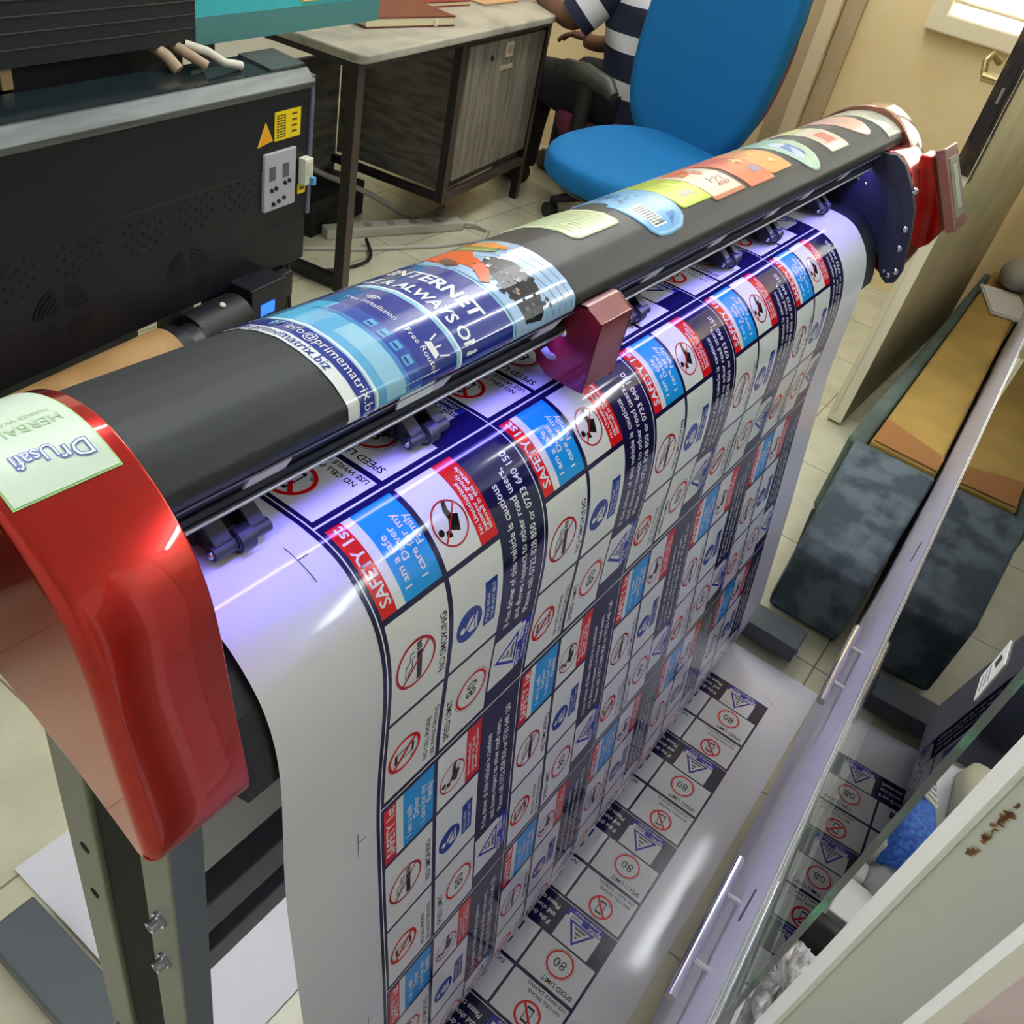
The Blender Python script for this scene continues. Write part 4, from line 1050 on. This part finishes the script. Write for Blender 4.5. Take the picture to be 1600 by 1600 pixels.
# ================================================================ SEATED PERSON
PX, PY = 0.0, 0.0
SKIN = mat('skin_brown', '#5f3d2c', .55, noise=('#6b4634', 12, (1, 1, 1), .4, .6)); NAVYC = mat('cloth_navy', '#1b2138', .8, bump=(500, .3)); WHTC = mat('cloth_white', '#d4d2d4', .8, bump=(500, .3)); TRO = mat('cloth_black', '#15161c', .85, bump=(400, .3)); REDC = mat('cloth_red', '#b3142c', .7); HAIR = mat('hair_black', '#0d0b0a', .8, bump=(700, .8)); SHOE = mat('shoe_dark', '#1b1a1a', .5)
def skin_body(name, pts, edges, radii, m, parent=None, sub=2, root=0):
    me = bpy.data.meshes.new(name); me.from_pydata(pts, edges, []); me.update()
    o = bpy.data.objects.new(name, me); COL.objects.link(o)
    bm = bmesh.new(); bm.from_mesh(me)
    sk = bm.verts.layers.skin.verify(); bm.verts.ensure_lookup_table()
    for i, v in enumerate(bm.verts):
        r = radii[i]; v[sk].radius = r if isinstance(r, tuple) else (r, r); v[sk].use_root = (i == root)
    bm.to_mesh(me); bm.free()
    md = o.modifiers.new('skin', 'SKIN'); md.use_smooth_shade = True
    sb_ = o.modifiers.new('sub', 'SUBSURF'); sb_.levels = sub; sb_.render_levels = sub
    dg = bpy.context.evaluated_depsgraph_get()
    nm = bpy.data.meshes.new_from_object(o.evaluated_get(dg)); o.modifiers.clear(); o.data = nm
    nm.materials.clear(); nm.materials.append(m)
    for p in nm.polygons: p.use_smooth = True
    if parent: o.parent = parent
    return o
pts = []; edges = []; rad = []
def J(p, r, frm=None):
    pts.append((PX + p[0], PY + p[1], p[2])); rad.append(r)
    if frm is not None: edges.append((frm, len(pts) - 1))
    return len(pts) - 1
pel = J((0, -.06, .57), .135)
wa = J((0, -.05, .70), .125, pel); ch = J((0, .0, .88), .14, wa); up = J((0, .03, .99), .11, ch); nk = J((0, .05, 1.06), .05, up); hb = J((0, .075, 1.12), .055, nk); hd_ = J((0, .085, 1.20), .085, hb); ht = J((0, .075, 1.26), .06, hd_)
for s in (-1, 1):
    hp_ = J((s * .09, -.02, .54), .095, pel); kn = J((s * .12, .36, .53), .065, hp_); an = J((s * .12, .40, .21), .04, kn); tf = J((s * .13, .50, .165), .036, an)
    sh_ = J((s * .17, .03, .97), .062, up)
    if s < 0:
        el = J((-.27, .12, .80), .045, sh_); wr_ = J((-.22, .33, .825), .032, el); pa = J((-.21, .38, .825), .03, wr_)
    else:
        el = J((.24, .14, .73), .045, sh_); wr_ = J((.16, .38, .66), .032, el); pa = J((.14, .44, .66), .03, wr_)
PE = skin_body('person', pts, edges, rad, SKIN)
tag(PE, 'seated person in a navy and white striped top on the maroon chair', 'person')
# face: eyes, nose, mouth, ears on the same body; hair as a child
def merge_into(o, mb):
    mats = [m for m in o.data.materials]
    bm = bmesh.new(); bm.from_mesh(o.data)
    for m in mb.mats:
        if m.name not in [q.name for q in mats]: o.data.materials.append(m); mats.append(m)
    vs_ = [bm.verts.new(p) for p in mb.v]
    for f_, k, sm in zip(mb.f, mb.m, mb.sm):
        try: q = bm.faces.new([vs_[i] for i in f_])
        except ValueError: continue
        q.material_index = [x.name for x in mats].index(mb.mats[k].name); q.smooth = sm
    bm.to_mesh(o.data); bm.free()
fm = MB(); EYE = mat('eye_white', '#d8d4cc', .3); PUP = mat('eye_dark', '#120c08', .2); LIP = mat('lip_brown', '#5a2f2a', .5)
hx, hy = PX, PY + .085
for s in (-1, 1):
    fm.ball((hx + s * .03, hy + .072, 1.205), (.012, .008, .008), EYE, 10).ball((hx + s * .03, hy + .079, 1.205), (.005, .003, .005), PUP, 8)
    fm.ball((hx + s * .083, hy, 1.195), (.01, .02, .03), SKIN, 10)
fm.ball((hx, hy + .088, 1.178), (.013, .016, .022), SKIN, 12).ball((hx, hy + .076, 1.143), (.024, .010, .008), LIP, 10)
merge_into(PE, fm)
MB().ball((hx, hy - .012, 1.235), (.093, .098, .075), HAIR, 20).build('hair', PE)
# hands: palm and five separate fingers each
def hand(w_, d_, side):
    w_ = Vector(w_); d_ = Vector(d_).normalized(); up_ = Vector((0, 0, 1)); lat = d_.cross(up_).normalized() * side
    hpn = [w_, w_ + d_ * .05, w_ + d_ * .085]; he = [(0, 1), (1, 2)]; hr = [.022, (.034, .016), (.036, .014)]
    for k, (o_, ln) in enumerate(((-.027, .062), (-.009, .072), (.009, .068), (.026, .054))):
        b = len(hpn); base = w_ + d_ * .078 + lat * o_
        hpn += [base, base + d_ * ln * .45 + up_ * -.006, base + d_ * ln * .8 + up_ * -.022, base + d_ * ln * .95 + up_ * -.036]
        he += [(2, b), (b, b + 1), (b + 1, b + 2), (b + 2, b + 3)]; hr += [.0095, .0088, .008, .007]
    b = len(hpn); base = w_ + d_ * .03 - lat * .03
    hpn += [base, base + d_ * .03 - lat * .018 + up_ * -.008, base + d_ * .055 - lat * .02 + up_ * -.016]
    he += [(1, b), (b, b + 1), (b + 1, b + 2)]; hr += [.012, .010, .0085]
    o = skin_body('hand', [tuple(p) for p in hpn], he, hr, SKIN, None, 2, 1)
    bm = bmesh.new(); bm.from_mesh(PE.data); bm.from_mesh(o.data); bm.to_mesh(PE.data); bm.free()
    bpy.data.objects.remove(o)
hand((PX - .215, PY + .345, .828), (.1, 1, -.05), 1); hand((PX + .145, PY + .41, .675), (-.3, 1, -.1), -1)
# clothes: striped top (bands), trousers, shoes
ct = MB()
def band(z0, z1, m, grow=1.0):
    prof = [(.52, .185, .155, -.06), (.60, .182, .158, -.06), (.70, .178, .150, -.05), (.80, .188, .152, -.02), (.88, .20, .15, .0), (.95, .20, .135, .02), (1.01, .15, .10, .03), (1.045, .075, .07, .045)]
    def at(z):
        for a, b in zip(prof, prof[1:]):
            if a[0] <= z <= b[0]:
                f = (z - a[0]) / (b[0] - a[0]); return [a[i] + (b[i] - a[i]) * f for i in range(1, 4)]
        return list(prof[-1][1:])
    zs = [z0 + (z1 - z0) * i / 5 for i in range(6)]; n = 32
    v = []
    for z in zs:
        rx_, ry_, yo = at(z)
        for k in range(n):
            a = 2 * PI * k / n; wob = 1 + .025 * math.sin(5 * a + z * 30)
            v.append((PX + rx_ * math.cos(a) * wob * grow, PY + yo + ry_ * math.sin(a) * wob * grow, z))
    ct.add(v, [(i * n + k, i * n + (k + 1) % n, (i + 1) * n + (k + 1) % n, (i + 1) * n + k) for i in range(5) for k in range(n)], m, True)
zz = [.515, .53, .61, .665, .755, .81, .90, .945, 1.045]
for a, b, m in zip(zz, zz[1:], [REDC, NAVYC, WHTC, NAVYC, WHTC, NAVYC, WHTC, NAVYC]): band(a, b, m)
for s in (-1, 1):
    e = (-.27, .12, .80) if s < 0 else (.24, .14, .73)
    a = Vector((PX + s * .15, PY + .03, .975)); b = Vector((PX + e[0], PY + e[1], e[2]))
    ct.tube([a, a.lerp(b, .25), a.lerp(b, .5)], [.08, .078, .074], NAVYC, 16, False).tube([a.lerp(b, .5), a.lerp(b, .78)], [.075, .072], WHTC, 16, False).tube([a.lerp(b, .78), a.lerp(b, .95)], [.072, .068], NAVYC, 16, False)
ct.build('striped_top', PE)
tr = MB()
for s in (-1, 1):
    tr.tube([(PX + s * .08, PY - .10, .555), (PX + s * .09, PY - .0, .55), (PX + s * .115, PY + .22, .545), (PX + s * .12, PY + .35, .535), (PX + s * .12, PY + .39, .48), (PX + s * .12, PY + .395, .36), (PX + s * .12, PY + .40, .20)], [.11, .115, .095, .085, .08, .07, .065], TRO, 18)
tr.build('trousers', PE)
for s in (-1, 1):
    MB().tube([(PX + s * .125, PY + .36, .155), (PX + s * .128, PY + .44, .16), (PX + s * .13, PY + .52, .15), (PX + s * .13, PY + .56, .142)], [.04, .048, .042, .02], SHOE, 14).build('shoe', PE)

PE.location = (2.92, 1.38, -.11); PE.rotation_euler = (0, 0, -.25)

# ================================================================ SOFA, POUFFE
VEL = mat('velvet_grey', '#46525c', .85, noise=('#6a7780', 16, (1, 1, 1), .42, .6), bump=(60, .3)); VELG = mat('velvet_green', '#5b6a62', .8, noise=('#46544e', 9, (1, 1, 1), .4, .7)); MUS = mat('mustard_cloth', '#b3914a', .8, noise=('#a08340', 8, (1, 1, 1), .4, .7), bump=(500, .15)); TAN = mat('tan_leather', '#a06c36', .7)
pf = thing('velvet_pouffe', 'blue grey velvet pouffe on the tiles beside the plotter', 'pouffe', (0, 0, 0))
pm = MB(); secs = [(1.287, .014, .10, -.092), (1.268, .014, .175, -.088), (1.30, .014, .206, -.082), (1.40, .014, .218, -.074), (1.55, .014, .232, -.060), (1.712, .014, .243, -.048)]
pv = []
for x, z0_, z1_, yl in secs: pv += [(x, yl, z0_), (x, -.249, z0_), (x, -.249, z1_), (x, yl, z1_)]
pv[0] = (1.285, -.092, .014); pv[1] = (1.285, -.249, .014)
pm.add(pv, [(4 * k + q, 4 * k + (q + 1) % 4, 4 * k + 4 + (q + 1) % 4, 4 * k + 4 + q) for k in range(len(secs) - 1) for q in range(4)] + [(3, 2, 1, 0), (20, 21, 22, 23)], VEL)
pm.build('body', pf, bevel=.009, seg=3)
MB().prism([(1.29, -.095), (1.297, -.246), (1.705, -.243), (1.705, -.035)], 2, .0, .013, mat('base_black', '#101012', .6)).build('base', pf)
so = thing('sofa', 'long low sofa with a mustard seat along the display cabinet', 'sofa', (0, 0, 0))
MB().box((1.715, -.195, .0), (3.40, -.06, .17), mat('sofa_base_green', '#4a5650', .8)).build('base', so, bevel=.008)
MB().prism([(1.716, -.0795), (1.714, -.2455), (3.40, -.185), (3.40, -.05)], 2, .17, .252, MUS).build('seat_cushion', so, bevel=.012, seg=3, label='mustard seat cushion')
MB().prism([(1.722, -.084), (1.720, -.2440), (1.80, -.2430), (1.86, -.078)], 2, .2518, .2545, TAN).build('patch', so, bevel=.002, label='tan leather patch on the mustard cushion')
MB().prism([(1.712, -.074), (1.712, -.040), (1.74, -.028), (3.40, -.024), (3.40, -.048)], 2, .0, .232, VELG).build('side_panel', so, bevel=.01, seg=3, label='grey green fabric side panel')
pp = MB().box((-.13, -.07, 0), (.13, .07, .006), mat('paper_white', '#d9d6d0', .5)).box((-.12, -.06, .006), (.125, .065, .010), mat('paper_white2', '#e4e1da', .5)).build('paper_stack', bevel=.001)
pp.location = (3.05, -.150, .2535); pp.rotation_euler = (0, 0, .35); tag(pp, 'small stack of white paper on the mustard sofa seat', 'paper')
bg_ = MB().ball((0, 0, .05), (.13, .07, .05), mat('bag_grey', '#9a9890', .6), 24).build('grey_bag'); bg_.location = (3.28, -.14, .25); tag(bg_, 'pale grey cloth bag at the far end of the sofa', 'bag')

# ================================================================ DISPLAY CABINET
CYAW = math.atan(.032)
DC = thing('display_cabinet', 'white display cabinet with sliding glass front in the right foreground', 'cabinet', (0, -.310, 0), CYAW)
LACQ = mat('lacquer_white_purple_lit', '#e2dff2', .38, spec=.3); CW = mat('cabinet_white', '#cfd0c8', .5); GW = mat('cabinet_grey_white', '#e4e7df', .5, noise=('#dadcd5', 3, (1, 1, 1), .4, .7))  # white lacquer tinted lilac for the purple light it reflects
CH = .56
IN = .315
MB().box((-.014, -.52, .03), (3.20, -.02, IN), CW).build('carcass', DC)
MB().box((-.014, -.53, .0), (3.20, -.03, .03), mat('plinth', '#8e8e88', .6)).build('plinth', DC)
for a, b in ((-.012, .52), (.524, 1.10), (1.104, 2.15), (2.154, 3.20)):
    d_ = MB().box((a, -.02, .012), (b, .0, CH - .018), LACQ).build('drawer_front', DC, bevel=.0015)
    if a < .6:
        hx0 = .165 if a < .1 else .66; HZ = .395
        hb_ = MB().cyl((hx0, .022, HZ), (hx0 + .19, .022, HZ), .0062, CHROME, 18)
        hb_.build('bar_handle', d_)
        for q in (hx0 + .05, hx0 + .14): MB().cyl((q, .0, HZ), (q, .022, HZ), .0038, CHROME, 12).build('stand_off', d_)
        kx = .266 if a < .1 else 1.03
        MB().obox((kx, .0004, .455), ((.86, 0, .5), (0, 1, 0), (-.5, 0, .86)), (.018, .0006, .0055), mat('slot_dark', '#4a4550', .5)).build('key_slot', d_)
TRK = mat('track_silver', '#e2e2ea', .2, .6)
MB().box((-.014, -.019, CH - .018), (3.20, .001, CH - .008), CW).box((-.014, -.0005, CH - .008), (3.20, .001, CH - .001), TRK).box((-.014, -.016, CH - .008), (3.20, -.014, CH + .002), TRK).build('slide_track', DC, label='silver double sliding track')
GL = thin_glass('showcase_glass')
GE = mat('glass_edge_green', '#07140f', .12, noise=('#0c7a4a', 16, (1, 1, 1), .5, .66), spec=.8, coat=1.0)
pane = MB().box((.066, -.0052, CH), (1.75, -.001, 1.17), GL).build('glass_pane', DC)
MB().box((.0648, -.0053, CH), (.0659, -.0009, 1.17), GE).build('polished_edge', pane, label='green polished glass edge')
MB().box((1.65, -.025, CH), (3.19, -.020, 1.17), GL).build('glass_pane', DC)
MB().box((-.036, -.70, .0), (-.015, .0, 1.20), GW).build('side_panel', DC, bevel=.001, label='pale grey end panel')
MB().box((-.037, .0, .0), (-.014, .0025, 1.20), mat('edge_band_white', '#efefe8', .4)).build('edge_band', DC)
rs = MB()
for k in range(24):
    z = .985 + .05 * (random.random() + random.random()) / 2; r = .0004 + .0009 * random.random()
    rs.add([(-.0368, -.0035 - .004 * random.random() + r * math.cos(t) * .8, z + r * math.sin(t) * 1.8) for t in [i * PI / 4 for i in range(8)]], [tuple(range(8))], mat('rust_brown', '#9a7048', .8))
rs.build('rust_stain', DC, label='brown rust stain on the end panel edge')
MB().box((-.015, -.70, .0), (3.20, -.685, 1.20), CW).build('back_panel', DC)
MB().box((3.18, -.685, .0), (3.20, .0, 1.20), CW).build('end_panel', DC)
MB().box((-.014, -.685, IN), (3.18, -.036, IN + .004), mat('shelf_white', '#cfcfd6', .4)).build('shelf', DC)
tagm = MB().box((.0945, -.0008, .960), (.1165, -.0002, .990), mat('tag_white', '#e8e8e4', .4))
tagm.prism([(.103, .979), (.110, .977), (.111, .983), (.104, .986)], 1, -.0001, .0001, mat('tag_ink', '#3a3a3e', .5))
for k in range(3): tagm.box((.098, -.0001, .964 + k * .004), (.112, .0001, .9652 + k * .004), mat('tag_ink2', '#8a8a8e', .5))
tagm.build('price_tag', DC, label='small white tag stuck on the glass')

# ---- things on the cabinet shelf
def cab(o, x, y, z, rz=0.0):
    o.location = (x, y, z); o.rotation_euler = (0, 0, CYAW + rz)
ZS = IN + .0045
SNW = mat('sneaker_white', '#dcd9c8', .5); SNB = mat('sneaker_blue', '#1b4fa8', .6, noise=('#3b74cc', 160, (1, 1, 1), .45, .6), bump=(900, .4)); SNS = mat('sole_white', '#e2e0d2', .45)
sn = thing('sneaker', 'white and blue mesh sneaker on the cabinet shelf', 'shoe')
def loft(mb, secs, m, n=18):
    """secs: (x, halfwidth, z0, z1) -> rounded sections along x"""
    v = []
    for x, hw, z0, z1, yo in secs:
        for k in range(n):
            a = 2 * PI * k / n; c, s = math.cos(a), math.sin(a)
            v.append((x, yo + hw * (abs(c) ** .7) * (1 if c > 0 else -1), (z0 + z1) / 2 + (z1 - z0) / 2 * (abs(s) ** .7) * (1 if s > 0 else -1)))
    k_ = len(secs)
    mb.add(v, [(i * n + k, i * n + (k + 1) % n, (i + 1) * n + (k + 1) % n, (i + 1) * n + k) for i in range(k_ - 1) for k in range(n)], m, True)
    mb.add(v[:n], [tuple(range(n))], m, True); mb.add(v[-n:], [tuple(range(n))], m, True)
    return mb
loft(MB(), [(-.13, .028, .0, .03, 0), (-.10, .036, .0, .032, 0), (0, .034, .0, .026, 0), (.09, .042, .0, .024, 0), (.14, .034, .0, .026, 0), (.155, .014, .006, .026, 0)], SNS).build('sole', sn)
loft(MB(), [(-.125, .024, .028, .09, 0), (-.10, .032, .028, .115, 0), (-.05, .034, .026, .11, 0), (0, .034, .024, .095, 0), (.05, .038, .022, .075, 0), (.1, .039, .022, .055, 0), (.14, .028, .024, .042, 0)], SNB).build('mesh_upper', sn)
loft(MB(), [(-.11, .020, .026, .085, .020), (-.06, .026, .024, .105, .024), (.0, .028, .022, .10, .026), (.06, .028, .02, .075, .026), (.10, .020, .02, .05, .022)], SNW).build('side_panel', sn)
loft(MB(), [(.10, .0395, .022, .05, 0), (.135, .033, .022, .047, 0), (.15, .018, .022, .036, 0)], SNW).build('toe_cap', sn)
for k in range(4): MB().tube([(.0 + k * .018, -.028, .088 - k * .006), (.0 + k * .018, 0, .103 - k * .007), (.0 + k * .018, .028, .088 - k * .006)], .0035, SNW, 8).build('lace', sn)
MB().ball((-.02, .02, .112), (.012, .012, .012), mat('bead_blue', '#1c3f94', .4), 12).build('toggle', sn)
sn.scale = (.86, .86, .86); cab(sn, .60, -.425, ZS, .1)
s2 = thing('sneaker', 'cream rubber clog beside the blue mesh sneaker', 'shoe')
loft(MB(), [(-.12, .03, .0, .06, 0), (-.06, .038, .0, .075, 0), (.03, .04, .0, .07, 0), (.1, .038, .0, .05, 0), (.14, .018, .005, .035, 0)], mat('clog_cream', '#c9c6ac', .5)).build('upper', s2)
loft(MB(), [(-.122, .031, -.0, .014, 0), (.0, .041, -.0, .014, 0), (.12, .034, .0, .014, 0), (.145, .014, .0, .014, 0)], mat('clog_sole', '#b9b69c', .5)).build('sole', s2)
s2.scale = (.8, .8, .8); cab(s2, .67, -.515, ZS, .1)
cp_ = thing('baseball_cap', 'dark navy baseball cap behind the shoes', 'cap')
cm_ = MB()
for_ = [(.0, .0)]
n = 28; v = []; NV = mat('cap_navy', '#14182c', .7, bump=(600, .3))
for i in range(9):
    a = PI / 2 * i / 8
    for k in range(n): v.append((.09 * math.cos(a) * math.cos(2 * PI * k / n) if i < 8 else 0, .08 * math.cos(a) * math.sin(2 * PI * k / n) if i < 8 else 0, .02 + .105 * math.sin(a)))
cm_.add(v, [(i * n + k, i * n + (k + 1) % n, (i + 1) * n + (k + 1) % n, (i + 1) * n + k) for i in range(8) for k in range(n)], NV, True)
cm_.build('crown', cp_)
vb = MB(); vv = []
for i in range(15):
    a = -PI / 2.4 + PI / 1.2 * i / 14
    vv += [(.086 * math.cos(a), .077 * math.sin(a), .022), (.09 * math.cos(a) + .075 * math.cos(a) ** .5 if math.cos(a) > 0 else .09 * math.cos(a), .082 * math.sin(a), .008)]
vb.add(vv, [(2 * i, 2 * i + 1, 2 * i + 3, 2 * i + 2) for i in range(14)], NV, True); vb.build('visor', cp_)
MB().ball((0, 0, .127), (.008, .008, .005), NV, 10).build('button', cp_)
cab(cp_, .93, -.53, ZS, 2.5)
TINM = mat('silver_bottle', '#b4b4b4', .35, .7, bump=(400, .3))
sb1 = thing('spray_bottle', 'silver spray bottle lying on the cabinet shelf', 'bottle')
MB().tube([(0, -.09, .032), (0, -.02, .032), (0, .02, .03), (0, .04, .02)], [.030, .032, .03, .014], TINM, 20).build('body', sb1)
MB().tube([(0, .04, .03), (0, .06, .03), (0, .085, .03)], [.014, .018, .018], mat('spray_white', '#d6d6da', .4), 16).build('cap', sb1)
cab(sb1, .485, -.45, ZS, .1)
wb = MB().box((-.05, -.03, 0), (.05, .03, .035), mat('carton_white', '#e2e0e2', .4)).build('white_box', bevel=.002); tag(wb, 'small white carton between the bottles on the shelf', 'box'); cab(wb, .43, -.44, ZS, 1.5)
bb = thing('black_bottle', 'black bottle with an orange cap lying on the shelf', 'bottle')
MB().tube([(0, -.07, .028), (0, .03, .028), (0, .04, .027)], [.028, .028, .02], mat('bottle_black', '#15161a', .35), 20).build('body', bb)
MB().tube([(0, .04, .028), (0, .07, .028)], [.024, .022], mat('cap_orange', '#b4501c', .35), 18).build('cap', bb)
cab(bb, .365, -.405, ZS, .05)
dkb = thing('pump_bottle', 'dark blue pump bottle in front of the sneaker', 'bottle')
MB().tube([(0, -.05, .024), (0, .05, .024)], [.024, .024], mat('bottle_navy', '#1c2140', .35), 18).build('body', dkb)
MB().tube([(0, .05, .024), (0, .09, .024)], [.015, .012], mat('pump_black', '#101014', .4), 14).build('pump', dkb)
cab(dkb, .52, -.345, ZS, 1.5)
PLA = mat('clear_plastic', '#fafafc', .1, alpha=.72, spec=.9, noise=('#a9aab2', 60, (1, 1.7, 1), .45, .58), bump=(70, 1.0));  # white and grey noise paints in the crinkle glints
pbag = thing('plastic_bag', 'crinkled clear plastic bag at the near end of the shelf', 'bag')
bm_ = MB(); n = 34; v = []
for i in range(23):
    t = PI * i / 22
    for k in range(n):
        a = 2 * PI * k / n; w_ = 1 + .13 * math.sin(7 * a + 5 * t) * math.sin(9 * t + 2 * a) + .06 * math.sin(17 * a - 11 * t)
        v.append((.075 * math.sin(t) * math.cos(a) * w_, .045 * math.sin(t) * math.sin(a) * w_, .042 - .042 * math.cos(t) * (w_ if i > 4 else 1)))
bm_.add(v, [(i * n + k, i * n + (k + 1) % n, (i + 1) * n + (k + 1) % n, (i + 1) * n + k) for i in range(22) for k in range(n)], PLA, False)
bm_.build('film', pbag)
loft(MB(), [(.0, .02, .012, .055, .010), (.05, .03, .010, .075, .014), (.10, .024, .012, .06, .014)], mat('parcel_tan', '#b08c54', .6)).build('parcel', pbag)
pbag.scale = (1.2, 1.2, 1.15); cab(pbag, .240, -.366, ZS, .12)
grn_ = mat('roll_green', '#7edb52', .5); 
for i, (x, y, r, lab) in enumerate(((1.0, -.37, .045, 'bright green tape roll nearest the glass'), (1.12, -.36, .045, 'second green tape roll behind the first'), (1.26, -.36, .05, 'green tape roll beside the dark roll, farthest along the shelf'))):
    o = MB(); q = [(r * math.cos(2 * PI * k / 28), r * math.sin(2 * PI * k / 28)) for k in range(28)]; q2 = [(r * .6 * math.cos(2 * PI * k / 28), r * .6 * math.sin(2 * PI * k / 28)) for k in range(28)]
    v = [(a[0], a[1], z) for z in (0, .075) for a in q] + [(a[0], a[1], z) for z in (0, .075) for a in q2]
    fs = []
    for k in range(28):
        j = (k + 1) % 28
        fs += [(k, j, 28 + j, 28 + k), (56 + j, 56 + k, 84 + k, 84 + j), (28 + k, 28 + j, 84 + j, 84 + k), (j, k, 56 + k, 56 + j)]
    ob_ = o.add(v, fs, grn_, False).build('tape_roll', bevel=.002); tag(ob_, lab, 'tape roll', 'green tape rolls in the cabinet'); cab(ob_, x, y, ZS)
orr = MB().ball((0, 0, .05), (.05, .045, .05), mat('orange_plastic', '#f0562c', .4), 20).cyl((0, 0, .09), (0, 0, .125), .018, mat('orange_plastic', '#d8502a', .4), 14).build('orange_jar'); tag(orr, 'orange plastic jar in front of the green tape rolls', 'jar'); cab(orr, .90, -.365, ZS)

# near printed board in the lower right corner
pbm = mat('board_pink', '#cdb8c6', .35, noise=('#e0cdd6', 6, (1, 1, 1), .42, .62)); 
bd = MB().box((-.121, -.75, 0.0), (-.112, -.3165, 1.13), mat('board_white', '#eef0ea', .4)); 
bd.box((-.1216, -.75, .06), (-.121, -.323, 1.10), pbm)
for y, z, r in ((-.338, 1.005, .010), (-.346, 1.012, .008), (-.334, .985, .006)):
    bd.add([(-.1219, y + r * math.cos(t), z + r * 1.4 * math.sin(t)) for t in [i * PI / 6 for i in range(12)]], [tuple(range(12))], mat('board_orange', '#b0602c', .5))
bdo = bd.build('printed_board'); tag(bdo, 'pinkish printed board with white rim leaning in the bottom right corner', 'board')

# ================================================================ LOOSE SHEET UNDER THE STAND
ls = MB(); PWT = mat('loose_sheet_white', '#dcdce4', .35)
def lz(x, y): return .003 + .004 * math.sin(x * 5) ** 2 + max(0, .05 - (y - .36) ** 2 * 6) * .12
ls.grid(lambda x, y: (x, y, lz(x, y)), [-.094 + 1.2 * i / 30 for i in range(31)], [.10 + .41 * i / 20 for i in range(21)], PWT)
lso = ls.build('loose_sheet'); tag(lso, 'blank white sheet lying on the floor under the plotter stand', 'paper sheet')
wc = MB().tube([(-.135, .60, .006), (-.12, .57, .006), (-.10, .555, .006)], .004, mat('stick_tan', '#9a8a58', .6), 8).tube([(-.128, .578, .008), (-.122, .59, .008)], .004, mat('stick_tan', '#9a8a58', .6), 8).build('tan_clip'); tag(wc, 'small tan clip on the floor at the left edge', 'clip')
